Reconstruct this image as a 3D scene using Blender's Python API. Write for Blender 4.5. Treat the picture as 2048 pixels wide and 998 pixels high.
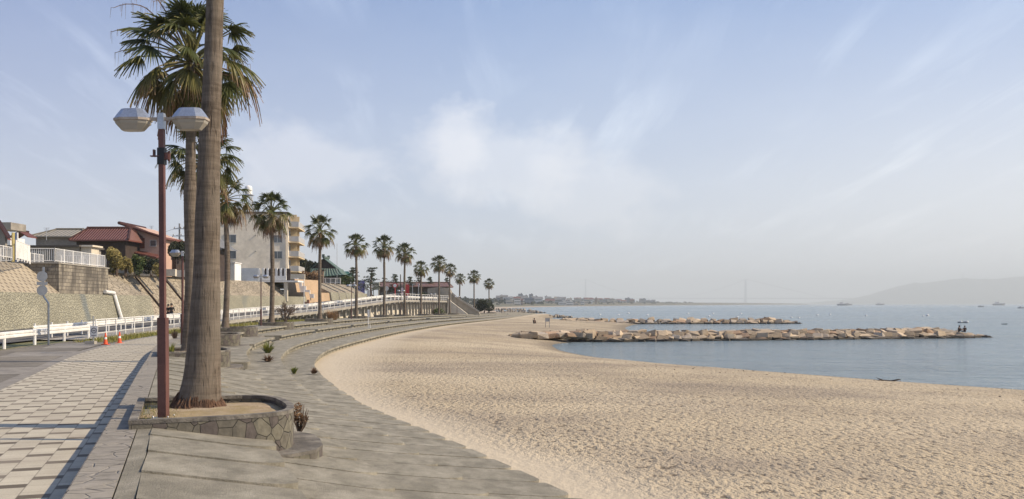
import bpy, bmesh, math, random
import numpy as np
from mathutils import Vector, Matrix, Euler
from mathutils.noise import noise as pnoise
for o in list(bpy.data.objects): bpy.data.objects.remove(o)
SC = bpy.context.scene
COL = SC.collection
R = math.radians
rng = random.Random(7)

# ---------------------------------------------------------------- camera, sky, sun, exposure
F = 1850.0; HY = 608.0; HC = 1.6          # focal length in photo pixels, horizon row, eye height
cam = bpy.data.cameras.new('camera'); camo = bpy.data.objects.new('camera', cam); COL.objects.link(camo)
camo.location = (0, 0, HC); camo.rotation_euler = (R(90), 0, 0)
cam.sensor_width = 36; cam.lens = 36 * F / 2048; cam.shift_y = (HY - 499) / 2048
cam.clip_start = 0.1; cam.clip_end = 60000
SC.camera = camo
SUN_EL, SUN_AZ = 37.0, -3.0               # azimuth from +X, negative = towards the camera's back
sd = Vector((math.cos(R(SUN_EL)) * math.cos(R(SUN_AZ)), math.cos(R(SUN_EL)) * math.sin(R(SUN_AZ)), math.sin(R(SUN_EL))))
sl = bpy.data.lights.new('sun', 'SUN'); sl.energy = 4.6; sl.angle = R(0.6); sl.color = (1.0, 0.84, 0.62)
so = bpy.data.objects.new('sun', sl); COL.objects.link(so); so.rotation_euler = sd.to_track_quat('Z', 'Y').to_euler()
so.location = (30, -10, 40)
SC.view_settings.view_transform = 'Standard'; SC.view_settings.look = 'None'
SC.view_settings.exposure = 0.51; SC.view_settings.gamma = 1.0
SC.view_settings.use_curve_mapping = False
SC.cycles.use_denoising = True
SC.cycles.max_bounces = 6; SC.cycles.diffuse_bounces = 3; SC.cycles.transparent_max_bounces = 12
SC.cycles.volume_bounces = 0

class NT:
    def __init__(s, tree): s.t = tree; s.n = tree.nodes; s.l = tree.links
    def new(s, typ, **kw):
        nd = s.n.new(typ)
        for k, v in kw.items():
            if k.startswith('i_'): nd.inputs[k[2:].replace('_', ' ')].default_value = v
            else: setattr(nd, k, v)
        return nd
    def link(s, a, b): s.l.new(a, b)
    def val(s, sock, v):
        if hasattr(v, 'links') or isinstance(v, bpy.types.NodeSocket): s.l.new(v, sock)
        else: sock.default_value = v
    def math(s, op, a, b=0.0, c=None, clamp=False):
        nd = s.n.new('ShaderNodeMath'); nd.operation = op; nd.use_clamp = clamp
        s.val(nd.inputs[0], a); s.val(nd.inputs[1], b)
        if c is not None: s.val(nd.inputs[2], c)
        return nd.outputs[0]
    def vmath(s, op, a, b=None):
        nd = s.n.new('ShaderNodeVectorMath'); nd.operation = op
        s.val(nd.inputs[0], a)
        if b is not None: s.val(nd.inputs[1], b)
        return nd.outputs['Value'] if op in ('DISTANCE', 'LENGTH', 'DOT_PRODUCT') else nd.outputs[0]
    def mix(s, f, a, b, blend='MIX'):
        nd = s.n.new('ShaderNodeMix'); nd.data_type = 'RGBA'; nd.blend_type = blend
        s.val(nd.inputs[0], f)
        s.val(nd.inputs[6], a if not isinstance(a, tuple) or len(a) == 4 else (*a, 1))
        s.val(nd.inputs[7], b if not isinstance(b, tuple) or len(b) == 4 else (*b, 1))
        return nd.outputs[2]
    def noise(s, vec, scale, detail=4, rough=0.55, out='Fac', dist=0.0):
        nd = s.n.new('ShaderNodeTexNoise'); nd.inputs['Scale'].default_value = scale
        nd.inputs['Detail'].default_value = detail; nd.inputs['Roughness'].default_value = rough
        nd.inputs['Distortion'].default_value = dist
        if vec is not None: s.l.new(vec, nd.inputs['Vector'])
        return nd.outputs[out]
    def ramp(s, fac, stops):
        nd = s.n.new('ShaderNodeValToRGB'); cr = nd.color_ramp
        while len(cr.elements) < len(stops): cr.elements.new(0.5)
        for e, (p, c) in zip(cr.elements, stops):
            e.position = p; e.color = (c, c, c, 1) if isinstance(c, (int, float)) else (*c, 1)
        s.l.new(fac, nd.inputs[0]); return nd.outputs[0]
    def mapping(s, vec, scale=(1, 1, 1), rot=(0, 0, 0), loc=(0, 0, 0)):
        nd = s.n.new('ShaderNodeMapping'); nd.inputs['Scale'].default_value = scale
        nd.inputs['Rotation'].default_value = rot; nd.inputs['Location'].default_value = loc
        s.l.new(vec, nd.inputs['Vector']); return nd.outputs[0]

w = bpy.data.worlds.new('World'); SC.world = w; w.use_nodes = True
T = NT(w.node_tree); T.n.clear()
wo = T.new('ShaderNodeOutputWorld'); bg = T.new('ShaderNodeBackground'); T.link(bg.outputs[0], wo.inputs[0])
sky = T.new('ShaderNodeTexSky'); sky.sky_type = 'NISHITA'; sky.sun_disc = False
sky.sun_elevation = R(SUN_EL); sky.sun_rotation = R(90 - SUN_AZ); sky.air_density = 1.0; sky.dust_density = 1.6; sky.ozone_density = 2.2
bg.inputs['Strength'].default_value = 0.085
tc = T.new('ShaderNodeTexCoord'); D3 = tc.outputs['Generated']
sep = T.new('ShaderNodeSeparateXYZ'); T.link(D3, sep.inputs[0])
zc = T.math('MAXIMUM', sep.outputs[2], 0.0)
base = T.mix(0.40, sky.outputs[0], (2.3, 3.6, 7.0))
# cirrus: noise on a high flat layer
inv = T.math('DIVIDE', 1.0, T.math('ADD', zc, 0.12))
cx = T.math('MULTIPLY', sep.outputs[0], inv); cy = T.math('MULTIPLY', sep.outputs[1], inv)
cmb = T.new('ShaderNodeCombineXYZ'); T.link(cx, cmb.inputs[0]); T.link(cy, cmb.inputs[1])
st = T.mapping(cmb.outputs[0], scale=(2.6, 0.42, 1), rot=(0, 0, R(22)), loc=(0.4, 0.2, 0))
c1 = T.noise(st, 1.7, 7, 0.60, dist=0.6)
patch = T.noise(cmb.outputs[0], 0.9, 2, 0.5)
ci = T.math('MULTIPLY', T.ramp(c1, [(0.50, 0.0), (0.78, 1.0)]), T.ramp(patch, [(0.38, 0.0), (0.62, 1.0)]))
veil = T.ramp(T.noise(cmb.outputs[0], 0.55, 5, 0.6), [(0.3, 0.0), (0.75, 1.0)])
base = T.mix(T.math('MULTIPLY', veil, 0.20), base, (7.2, 7.6, 8.4))
base = T.mix(T.math('MULTIPLY', ci, 0.62), base, (9.6, 9.8, 10.4))
# low cumulus banks, each a ragged patch of sky direction
def bank(px, py, r, sz, amount, colr, nsc, prev, seed):
    c = Vector(((px - 1024) / F, 1, (HY - py) / F)).normalized()
    v = T.vmath('SUBTRACT', D3, tuple(c)); v = T.vmath('MULTIPLY', v, (1, 1, sz))
    d = T.vmath('LENGTH', v)
    n = T.noise(T.mapping(D3, loc=(seed, 0, 0), scale=(1, 1, 1.5)), nsc, 7, 0.58)
    e = T.math('SUBTRACT', T.math('ADD', 1.0, T.math('MULTIPLY', T.math('SUBTRACT', n, 0.5), 1.9)), T.math('DIVIDE', d, r))
    f = T.ramp(e, [(0.05, 0.0), (0.5, 1.0)])
    return T.mix(T.math('MULTIPLY', f, amount), prev, colr)
wc = (9.4, 8.7, 8.6)
base = bank(905, 275, 0.050, 1.2, 0.55, wc, 16, base, 0.0)
base = bank(1000, 335, 0.125, 2.4, 0.44, wc, 12, base, 3.0)
base = bank(600, 325, 0.115, 2.6, 0.46, wc, 14, base, 5.0)
base = bank(1190, 380, 0.09, 1.8, 0.36, wc, 12, base, 8.0)
base = T.mix(1.0, base, T.mix(T.ramp(T.math('ADD', sep.outputs[0], 0.5), [(0.0, 1.0), (0.5, 0.0)]), (.90, 1.0, 1.09), (.64, .72, .90)), 'MULTIPLY')
hz = T.ramp(zc, [(0.0, 1.0), (0.12, 0.72), (0.34, 0.0)])
right = T.ramp(sep.outputs[0], [(0.0, 0.50), (0.5, 1.0)])
base = T.mix(T.math('MULTIPLY', T.math('MULTIPLY', hz, 0.9), right), base, (9.2, 9.1, 9.0))
T.link(base, bg.inputs[0])

# ---------------------------------------------------------------- materials
MATS = {}
def mk(name):
    m = bpy.data.materials.new(name); m.use_nodes = True
    t = NT(m.node_tree); b = t.n['Principled BSDF']; return m, t, b
def coords(t, kind='Object', rnd=False):
    c = t.new('ShaderNodeTexCoord').outputs[kind]
    if rnd:
        oi = t.new('ShaderNodeObjectInfo')
        c = t.vmath('ADD', c, t.vmath('MULTIPLY', t.vmath('ADD', (0, 0, 0), oi.outputs['Random']), (37, 53, 71)))
    return c
def bump(t, b, h, dist, strength=1.0):
    bn = t.new('ShaderNodeBump'); bn.inputs['Distance'].default_value = dist; bn.inputs['Strength'].default_value = strength
    t.link(h, bn.inputs['Height']); t.link(bn.outputs[0], b.inputs['Normal'])
def mat(name, c1, c2=None, scale=3.0, rough=0.85, bsc=0, bd=0.01, metal=0, lo=0.35, hi=0.68, c3=None, s3=0.6, kind='Object', stretch=(1, 1, 1), spec=0.4):
    if name in MATS: return MATS[name]
    m, t, b = mk(name)
    if c2 is None: c2 = tuple(x * 0.72 for x in c1)
    c = coords(t, kind, rnd=(kind == 'Object'))
    c = t.mapping(c, scale=stretch)
    f = t.ramp(t.noise(c, scale, 6, 0.6), [(lo, 0.0), (hi, 1.0)])
    col = t.mix(f, c2, c1)
    if c3 is not None:
        g = t.ramp(t.noise(c, s3, 5, 0.65), [(0.45, 0.0), (0.68, 1.0)])
        col = t.mix(g, col, c3)
    fine = t.noise(c, scale * 14, 3, 0.7)
    col = t.mix(1.0, col, t.ramp(fine, [(0.25, 0.78), (0.75, 1.18)]), 'MULTIPLY')
    t.link(col, b.inputs['Base Color'])
    b.inputs['Roughness'].default_value = rough; b.inputs['Metallic'].default_value = metal
    b.inputs['Specular IOR Level'].default_value = spec
    if bsc: bump(t, b, t.noise(c, bsc, 5, 0.65), bd)
    MATS[name] = m; return m

concrete = mat('step_concrete', (0.243, 0.222, 0.174), (0.160, 0.146, 0.114), 2.6, 0.92, 40, 0.02, c3=(0.31, 0.285, 0.23), s3=1.5, stretch=(1.5, .8, 1))
kerbstone = None
def m_kerb():
    m, t, b = mk('kerb_stone'); uv = coords(t, 'UV')
    v = t.new('ShaderNodeTexVoronoi'); v.feature = 'DISTANCE_TO_EDGE'; v.inputs['Scale'].default_value = 3.2
    t.link(t.mapping(uv, scale=(1, 1.3, 1)), v.inputs['Vector'])
    cr = t.ramp(v.outputs['Distance'], [(0.0, 0.0), (0.035, 1.0)])
    br = t.new('ShaderNodeTexBrick'); br.offset = 0.0; br.inputs['Scale'].default_value = 1.0
    br.inputs['Brick Width'].default_value = 5.0; br.inputs['Row Height'].default_value = 0.42; br.inputs['Mortar Size'].default_value = 0.012
    br.inputs['Color1'].default_value = (0.235, 0.21, 0.17, 1); br.inputs['Color2'].default_value = (0.16, 0.145, 0.12, 1); br.inputs['Mortar'].default_value = (0.05, 0.045, 0.04, 1)
    t.link(uv, br.inputs['Vector'])
    n = t.noise(uv, 5, 6, 0.65)
    col = t.mix(t.ramp(n, [(0.35, 0.0), (0.7, 0.7)]), br.outputs[0], (0.30, 0.27, 0.235))
    msk = t.ramp(t.noise(uv, 1.3, 2), [(0.48, 0.0), (0.60, 1.0)])
    col = t.mix(t.math('MULTIPLY', t.math('SUBTRACT', 1.0, cr), msk), col, (0.05, 0.045, 0.04))
    t.link(col, b.inputs['Base Color']); b.inputs['Roughness'].default_value = 0.9
    bump(t, b, t.math('ADD', t.math('MULTIPLY', cr, 0.7), t.math('MULTIPLY', n, 0.8)), 0.015)
    return m
kerbstone = m_kerb()
def m_crazy(name='crazy_stone'):           # irregular stone cladding
    m, t, b = mk(name); c = coords(t, 'Object', rnd=True)
    c2 = t.mapping(c, scale=(1, 1, 0.8))
    v = t.new('ShaderNodeTexVoronoi'); v.inputs['Scale'].default_value = 5.6; t.link(c2, v.inputs['Vector'])
    e = t.new('ShaderNodeTexVoronoi'); e.feature = 'DISTANCE_TO_EDGE'; e.inputs['Scale'].default_value = 5.6; t.link(c2, e.inputs['Vector'])
    s = t.new('ShaderNodeSeparateColor'); t.link(v.outputs['Color'], s.inputs[0])
    col = t.mix(t.ramp(s.outputs[0], [(0.55, 0.0), (0.62, 1.0)]), (0.118, 0.106, 0.084), (0.092, 0.076, 0.069))
    col = t.mix(t.ramp(s.outputs[1], [(0.6, 0.0), (0.66, 1.0)]), col, (0.145, 0.132, 0.10))
    n = t.noise(c, 7, 6, 0.65)
    col = t.mix(1.0, col, t.ramp(n, [(0.25, 0.55), (0.75, 1.3)]), 'MULTIPLY')
    ed = t.ramp(e.outputs['Distance'], [(0.0, 0.0), (0.028, 1.0)])
    col = t.mix(ed, (0.07, 0.064, 0.052), col)
    t.link(col, b.inputs['Base Color']); b.inputs['Roughness'].default_value = 0.9
    bump(t, b, t.math('ADD', ed, t.math('MULTIPLY', n, 0.7)), 0.025)
    return m
crazy = m_crazy()
capstone = mat('cap_stone', (0.15, 0.135, 0.115), (0.085, 0.076, 0.068), 4, 0.9, 22, 0.02, c3=(0.26, 0.235, 0.20), s3=2)
soil = mat('planter_soil', (0.43, 0.34, 0.235), (0.30, 0.225, 0.145), 5, 1.0, 30, 0.03, c3=(0.26, 0.20, 0.085), s3=1.6)
def m_sand():
    m, t, b = mk('beach_sand'); c = coords(t, 'Object')
    big = t.noise(c, 0.10, 4, 0.5)
    at = t.new('ShaderNodeAttribute'); at.attribute_name = 'edge'
    col = t.mix(t.ramp(big, [(0.35, 0.0), (0.65, 1.0)]), (0.395, 0.324, 0.226), (0.475, 0.396, 0.283))
    cs = t.mapping(c, scale=(1, 0.62, 1), rot=(0, 0, R(6)))
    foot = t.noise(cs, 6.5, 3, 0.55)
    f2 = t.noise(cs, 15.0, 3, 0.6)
    patch = t.ramp(t.noise(t.mapping(c, scale=(0.8, 1.3, 1)), 0.13, 5, 0.6), [(0.42, 0.0), (0.66, 1.0)])
    col = t.mix(t.math('MULTIPLY', patch, 0.72), col, (0.235, 0.195, 0.155))
    # footprint hollows darkened in the colour, standing in for their shade
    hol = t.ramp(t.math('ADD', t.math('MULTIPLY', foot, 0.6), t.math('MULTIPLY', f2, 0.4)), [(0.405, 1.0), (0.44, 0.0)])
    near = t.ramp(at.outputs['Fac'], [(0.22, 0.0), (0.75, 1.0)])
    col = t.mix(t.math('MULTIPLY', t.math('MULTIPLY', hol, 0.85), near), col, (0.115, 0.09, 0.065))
    col = t.mix(t.math('SUBTRACT', 1.0, near), col, (0.475, 0.405, 0.305))
    g = t.noise(c, 60, 2, 0.6)
    col = t.mix(1.0, col, t.ramp(g, [(0.3, 0.84), (0.7, 1.12)]), 'MULTIPLY')
    wet = t.new('ShaderNodeAttribute'); wet.attribute_name = 'wet'
    col = t.mix(wet.outputs['Fac'], col, (0.20, 0.165, 0.12))
    t.link(col, b.inputs['Base Color']); b.inputs['Roughness'].default_value = 0.95
    b.inputs['Specular IOR Level'].default_value = 0.15
    h = t.math('ADD', t.math('MULTIPLY', foot, 1.0), t.math('MULTIPLY', f2, 0.35))
    h = t.math('MULTIPLY', h, t.math('ADD', 0.25, t.math('MULTIPLY', near, 0.75)))
    bump(t, b, h, 0.12)
    return m
sandm = m_sand()
def m_water():
    m, t, b = mk('sea_water'); c = coords(t, 'Object')
    n1 = t.noise(t.mapping(c, scale=(0.35, 1.0, 1)), 1.3, 5, 0.62)
    n2 = t.noise(t.mapping(c, scale=(0.3, 1.0, 1), rot=(0, 0, R(14))), 0.22, 4, 0.6)
    big = t.ramp(t.noise(t.mapping(c, scale=(0.12, 1.0, 1)), 0.02, 4, 0.55), [(0.35, 0.0), (0.65, 1.0)])
    col = t.mix(big, (0.135, 0.183, 0.205), (0.170, 0.222, 0.245))
    t.link(col, b.inputs['Base Color'])
    t.link(t.math('ADD', 0.10, t.math('MULTIPLY', big, 0.10)), b.inputs['Roughness'])
    b.inputs['IOR'].default_value = 1.33
    bump(t, b, t.math('ADD', t.math('MULTIPLY', n1, 0.5), n2), 1.3, 1.0)
    return m
waterm = m_water()
def m_tiles():
    m, t, b = mk('promenade_tiles'); uv = coords(t, 'UV')
    s = t.new('ShaderNodeSeparateXYZ'); t.link(uv, s.inputs[0])
    u = t.math('DIVIDE', s.outputs[0], 0.30); v = s.outputs[1]
    ci = t.math('FLOOR', u); cf = t.math('FRACT', u)
    ph = t.math('MULTIPLY', ci, 0.6)
    q = t.math('ADD', t.math('DIVIDE', v, 1.06), ph); qf = t.math('FRACT', q)
    dark = t.math('LESS_THAN', qf, 0.19)
    tv = t.math('FRACT', t.math('MULTIPLY', q, 3.0))
    def line(x, wd): return t.math('MAXIMUM', t.math('LESS_THAN', x, wd), t.math('GREATER_THAN', x, 1 - wd))
    jl = t.math('MAXIMUM', line(cf, 0.022), t.math('MULTIPLY', line(tv, 0.022), 0.55))
    wn = t.new('ShaderNodeTexWhiteNoise'); wn.noise_dimensions = '2D'
    cb = t.new('ShaderNodeCombineXYZ'); t.link(ci, cb.inputs[0]); t.link(t.math('FLOOR', t.math('MULTIPLY', q, 3.0)), cb.inputs[1]); t.link(cb.outputs[0], wn.inputs['Vector'])
    n = t.noise(uv, 1.1, 5, 0.6)
    light = t.mix(wn.outputs['Value'], (0.385, 0.347, 0.272), (0.46, 0.418, 0.332))
    col = t.mix(dark, light, (0.105, 0.085, 0.062))
    col = t.mix(t.ramp(n, [(0.42, 0.0), (0.7, 0.55)]), col, (0.29, 0.25, 0.20))
    col = t.mix(1.0, col, t.ramp(t.noise(uv, 45, 3, 0.7), [(0.25, 0.82), (0.75, 1.15)]), 'MULTIPLY')
    col = t.mix(t.math('MULTIPLY', jl, 0.5), col, (0.10, 0.085, 0.07))
    t.link(col, b.inputs['Base Color']); b.inputs['Roughness'].default_value = 0.88
    bump(t, b, t.math('SUBTRACT', t.math('MULTIPLY', n, 0.3), jl), 0.008)
    return m
tilesm = m_tiles()
asphalt = mat('worn_asphalt', (0.165, 0.148, 0.125), (0.105, 0.096, 0.084), 0.35, 0.93, 60, 0.008, c3=(0.22, 0.198, 0.165), s3=0.16)
roadm = mat('road_asphalt', (0.115, 0.108, 0.10), (0.085, 0.08, 0.075), 0.4, 0.93, 60, 0.008)
gutterm = mat('gutter_concrete', (0.27, 0.25, 0.22), (0.17, 0.155, 0.14), 2, 0.9, 30, 0.01)
dirt = mat('dry_grass_ground', (0.26, 0.21, 0.12), (0.13, 0.125, 0.06), 0.5, 1.0, 8, 0.05, c3=(0.12, 0.14, 0.055), s3=0.25)
pale_slope = mat('pale_revetment', (0.56, 0.51, 0.43), (0.42, 0.38, 0.32), 0.6, 0.9, 12, 0.02)
deckm = mat('deck_concrete', (0.36, 0.335, 0.295), (0.25, 0.23, 0.2), 0.8, 0.9, 10, 0.01)
whitep = mat('white_paint', (0.74, 0.73, 0.71), (0.60, 0.585, 0.56), 1.2, 0.45)
galv = mat('galvanised_steel', (0.46, 0.47, 0.48), (0.34, 0.35, 0.36), 2, 0.42, metal=0.7)
def m_cells(name, ca, cb_, cm, scale, edge, bd, stretch=(1, 1, 1), stain=None, rot=0):
    m, t, b = mk(name); c = coords(t, 'Object')
    c2 = t.mapping(c, scale=stretch)
    v = t.new('ShaderNodeTexVoronoi'); v.inputs['Scale'].default_value = scale; t.link(c2, v.inputs['Vector'])
    e = t.new('ShaderNodeTexVoronoi'); e.feature = 'DISTANCE_TO_EDGE'; e.inputs['Scale'].default_value = scale; t.link(c2, e.inputs['Vector'])
    if edge < 0.06: v.inputs['Randomness'].default_value = 0.85; e.inputs['Randomness'].default_value = 0.85
    s = t.new('ShaderNodeSeparateColor'); t.link(v.outputs['Color'], s.inputs[0])
    col = t.mix(s.outputs[0], ca, cb_)
    n = t.noise(c, 0.35, 6, 0.6)
    col = t.mix(1.0, col, t.ramp(n, [(0.3, 0.72), (0.7, 1.2)]), 'MULTIPLY')
    ed = t.ramp(e.outputs['Distance'], [(0.0, 0.0), (edge, 1.0)])
    col = t.mix(ed, cm, col)
    if stain:
        sn = t.ramp(t.noise(t.mapping(c, scale=(1, 1, 0.5)), 0.16, 3, 0.55), [(0.60, 0.0), (0.66, 0.8)])
        col = t.mix(sn, col, stain)
    t.link(col, b.inputs['Base Color']); b.inputs['Roughness'].default_value = 0.95
    bump(t, b, t.math('ADD', ed, t.math('MULTIPLY', t.noise(c, 6, 4), 0.5)), bd)
    return m
stonewall = m_cells('rubble_stone_wall', (0.32, 0.30, 0.225), (0.275, 0.262, 0.20), (0.20, 0.188, 0.145), 4.6, 0.12, 0.05, stain=(0.14, 0.16, 0.165))
slopem = m_cells('precast_slope', (0.31, 0.265, 0.20), (0.275, 0.235, 0.18), (0.21, 0.175, 0.13), 1.6, 0.10, 0.10, stretch=(1, 1, 1))
def m_hex():
    m, t, b = mk('dimpled_slope'); uv = coords(t, 'UV')
    s = t.new('ShaderNodeSeparateXYZ'); t.link(uv, s.inputs[0])
    row = t.math('FLOOR', t.math('DIVIDE', s.outputs[1], 0.40))
    off = t.math('MULTIPLY', t.math('MODULO', row, 2.0), 0.5)
    uf = t.math('FRACT', t.math('ADD', t.math('DIVIDE', s.outputs[0], 0.85), off)); vf = t.math('FRACT', t.math('DIVIDE', s.outputs[1], 0.40))
    du = t.math('MULTIPLY', t.math('SUBTRACT', uf, 0.5), 2.0); dv = t.math('SUBTRACT', vf, 0.5)
    d = t.math('SQRT', t.math('ADD', t.math('MULTIPLY', du, du), t.math('MULTIPLY', dv, dv)))
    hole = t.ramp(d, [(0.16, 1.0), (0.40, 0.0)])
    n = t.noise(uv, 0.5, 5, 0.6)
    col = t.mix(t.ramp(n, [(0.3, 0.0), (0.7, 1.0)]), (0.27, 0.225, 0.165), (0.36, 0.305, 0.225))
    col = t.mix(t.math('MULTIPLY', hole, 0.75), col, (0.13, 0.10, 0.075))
    t.link(col, b.inputs['Base Color']); b.inputs['Roughness'].default_value = 0.95
    bump(t, b, t.math('SUBTRACT', t.math('MULTIPLY', n, 0.3), hole), 0.12)
    return m
hexm = m_hex()
def m_blocks():
    m, t, b = mk('stained_block_wall'); c = coords(t, 'Object')
    sp = t.new('ShaderNodeSeparateXYZ'); t.link(c, sp.inputs[0])
    cb = t.new('ShaderNodeCombineXYZ'); t.link(t.math('ADD', sp.outputs[0], sp.outputs[1]), cb.inputs[0]); t.link(sp.outputs[2], cb.inputs[1])
    br = t.new('ShaderNodeTexBrick'); t.link(cb.outputs[0], br.inputs['Vector']); br.inputs['Scale'].default_value = 1
    br.inputs['Brick Width'].default_value = 0.62; br.inputs['Row Height'].default_value = 0.3; br.inputs['Mortar Size'].default_value = 0.02
    br.inputs['Color1'].default_value = (0.30, 0.265, 0.21, 1); br.inputs['Color2'].default_value = (0.16, 0.14, 0.115, 1); br.inputs['Mortar'].default_value = (0.10, 0.088, 0.07, 1)
    sn = t.ramp(t.noise(t.mapping(c, scale=(1.4, 1.4, 0.28)), 0.9, 4, 0.6), [(0.44, 0.0), (0.62, 1.0)])
    col = t.mix(t.math('MULTIPLY', sn, 0.8), br.outputs[0], (0.065, 0.056, 0.048))
    t.link(col, b.inputs['Base Color']); b.inputs['Roughness'].default_value = 0.95
    bump(t, b, br.outputs['Fac'], 0.02); return m
blockm = m_blocks()
def m_roof(name, c1, c2, pitch=0.30):
    m, t, b = mk(name); uv = coords(t, 'UV')
    s = t.new('ShaderNodeSeparateXYZ'); t.link(uv, s.inputs[0])
    a = t.math('SINE', t.math('MULTIPLY', s.outputs[0], 2 * math.pi / pitch))
    vv = t.math('FRACT', t.math('DIVIDE', s.outputs[1], 0.32))
    n = t.noise(uv, 1.5, 5, 0.6)
    col = t.mix(t.ramp(n, [(0.35, 0.0), (0.7, 1.0)]), c1, c2)
    col = t.mix(t.math('MULTIPLY', t.math('LESS_THAN', a, -0.55), 0.55), col, tuple(x * 0.3 for x in c1))
    t.link(col, b.inputs['Base Color']); b.inputs['Roughness'].default_value = 0.55
    bump(t, b, t.math('ADD', a, t.math('MULTIPLY', vv, 0.6)), 0.05); return m
redroof = m_roof('red_tiles', (0.125, 0.038, 0.027), (0.175, 0.060, 0.042))
tanroof = m_roof('tan_tiles', (0.36, 0.32, 0.25), (0.24, 0.22, 0.18), 0.5)
greyroof = m_roof('grey_tiles', (0.13, 0.13, 0.135), (0.2, 0.2, 0.2), 0.4)
greenroof = m_roof('copper_green_roof', (0.065, 0.115, 0.095), (0.11, 0.17, 0.14), 0.45)
darkwood = mat('dark_wood_wall', (0.055, 0.036, 0.028), (0.03, 0.02, 0.017), 2, 0.85)
pinkwall = mat('pink_render', (0.50, 0.33, 0.26), (0.42, 0.28, 0.22), 1, 0.9)
greywall = mat('grey_render', (0.33, 0.30, 0.26), (0.24, 0.215, 0.185), 0.8, 0.9, c3=(0.2, 0.18, 0.155), s3=0.5)
creamwall = mat('cream_render', (0.60, 0.535, 0.43), (0.5, 0.445, 0.36), 0.7, 0.9)
aptwall = mat('apartment_render', (0.74, 0.66, 0.55), (0.68, 0.605, 0.50), 0.05, 0.9, c3=(0.70, 0.62, 0.515), s3=0.15)
yellowwall = mat('balcony_cream', (0.66, 0.53, 0.34), (0.58, 0.46, 0.29), 0.5, 0.85)
whitewall = mat('white_render', (0.76, 0.75, 0.73), (0.66, 0.65, 0.63), 0.6, 0.85)
orangewall = mat('orange_render', (0.44, 0.31, 0.20), (0.35, 0.25, 0.16), 0.5, 0.9)
glassm = mat('window_glass', (0.07, 0.08, 0.09), (0.04, 0.045, 0.05), 1, 0.12, spec=0.8)
alum = mat('aluminium_frame', (0.55, 0.54, 0.52), rough=0.4, metal=0.5)
blackm = mat('black_rubber', (0.018, 0.018, 0.02), rough=0.5)
postred = mat('maroon_paint', (0.110, 0.046, 0.038), (0.080, 0.034, 0.029), 3, 0.5, 20, 0.003, c3=(0.13, 0.056, 0.046), s3=1.2)
hoodm = mat('weathered_alloy', (0.46, 0.48, 0.52), (0.36, 0.375, 0.40), 3, 0.32, metal=0.75)
ringm = mat('dusty_rim', (0.40, 0.34, 0.28), (0.27, 0.22, 0.18), 5, 0.6)
def m_diff():
    m, t, b = mk('ribbed_diffuser'); c = coords(t, 'Object')
    n = t.noise(t.mapping(c, scale=(1, 1, 3)), 6, 4)
    t.link(t.mix(n, (0.50, 0.46, 0.39), (0.36, 0.33, 0.28)), b.inputs['Base Color'])
    b.inputs['Roughness'].default_value = 0.25; b.inputs['Transmission Weight'].default_value = 0.25; b.inputs['IOR'].default_value = 1.45
    return m
diffm = m_diff()
def m_trunk():
    m, t, b = mk('palm_bark'); c = coords(t, 'Object', rnd=True)
    fib = t.noise(t.mapping(c, scale=(1, 1, 0.10)), 34, 5, 0.65)
    crk = t.noise(t.mapping(c, scale=(1, 1, 0.16)), 15, 4, 0.6)
    ring = t.noise(t.mapping(c, scale=(0.35, 0.35, 3.2)), 3.4, 5, 0.6)
    big = t.noise(t.mapping(c, scale=(1, 1, 0.6)), 1.3, 3)
    col = t.mix(t.ramp(ring, [(0.32, 0.0), (0.68, 1.0)]), (0.085, 0.066, 0.050), (0.175, 0.142, 0.113))
    col = t.mix(1.0, col, t.ramp(fib, [(0.3, 0.62), (0.7, 1.2)]), 'MULTIPLY')
    col = t.mix(t.ramp(crk, [(0.30, 0.75), (0.40, 0.0)]), col, (0.06, 0.042, 0.03))
    col = t.mix(t.ramp(big, [(0.45, 0.0), (0.75, 0.6)]), col, (0.17, 0.148, 0.122))
    t.link(col, b.inputs['Base Color']); b.inputs['Roughness'].default_value = 0.93; b.inputs['Specular IOR Level'].default_value = 0.2
    h = t.math('ADD', t.math('MULTIPLY', fib, 0.6), t.math('ADD', t.math('MULTIPLY', ring, 0.5), t.math('MULTIPLY', t.ramp(crk, [(0.28, 0.0), (0.42, 1.0)]), 0.8)))
    bump(t, b, h, 0.022); return m
trunkm = m_trunk()
rootm = mat('root_bark', (0.145, 0.080, 0.048), (0.055, 0.032, 0.022), 9, 0.95, 30, 0.03, stretch=(1, 1, 0.35))
def m_leaf(name='palm_frond', pal=None, trans=0.25, rough=0.45):
    pal = pal or [(0.0, (0.020, 0.033, 0.012)), (0.32, (0.085, 0.096, 0.024)), (0.58, (0.15, 0.135, 0.045)), (0.78, (0.25, 0.16, 0.09)), (1.0, (0.13, 0.062, 0.036))]
    m, t, b = mk(name); at = t.new('ShaderNodeAttribute'); at.attribute_name = 'age'
    c = coords(t, 'Object'); n = t.noise(c, 2.2, 4)
    f = t.math('ADD', at.outputs['Fac'], t.math('MULTIPLY', t.math('SUBTRACT', n, 0.5), 0.35), clamp=True)
    col = t.ramp(f, pal); t.link(col, b.inputs['Base Color']); b.inputs['Roughness'].default_value = rough
    b.inputs['Specular IOR Level'].default_value = 0.35
    tr = t.new('ShaderNodeBsdfTranslucent'); t.link(col, tr.inputs[0]); mx = t.new('ShaderNodeMixShader'); mx.inputs[0].default_value = trans
    t.link(b.outputs[0], mx.inputs[1]); t.link(tr.outputs[0], mx.inputs[2]); t.link(mx.outputs[0], t.n['Material Output'].inputs[0])
    return m
leafm = m_leaf()
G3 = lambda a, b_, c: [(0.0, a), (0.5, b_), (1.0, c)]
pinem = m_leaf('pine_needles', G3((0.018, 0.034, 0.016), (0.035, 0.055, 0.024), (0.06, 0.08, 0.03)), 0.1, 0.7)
bushg = m_leaf('green_leaves', G3((0.025, 0.05, 0.015), (0.06, 0.09, 0.025), (0.13, 0.14, 0.04)), 0.2, 0.6)
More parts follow.
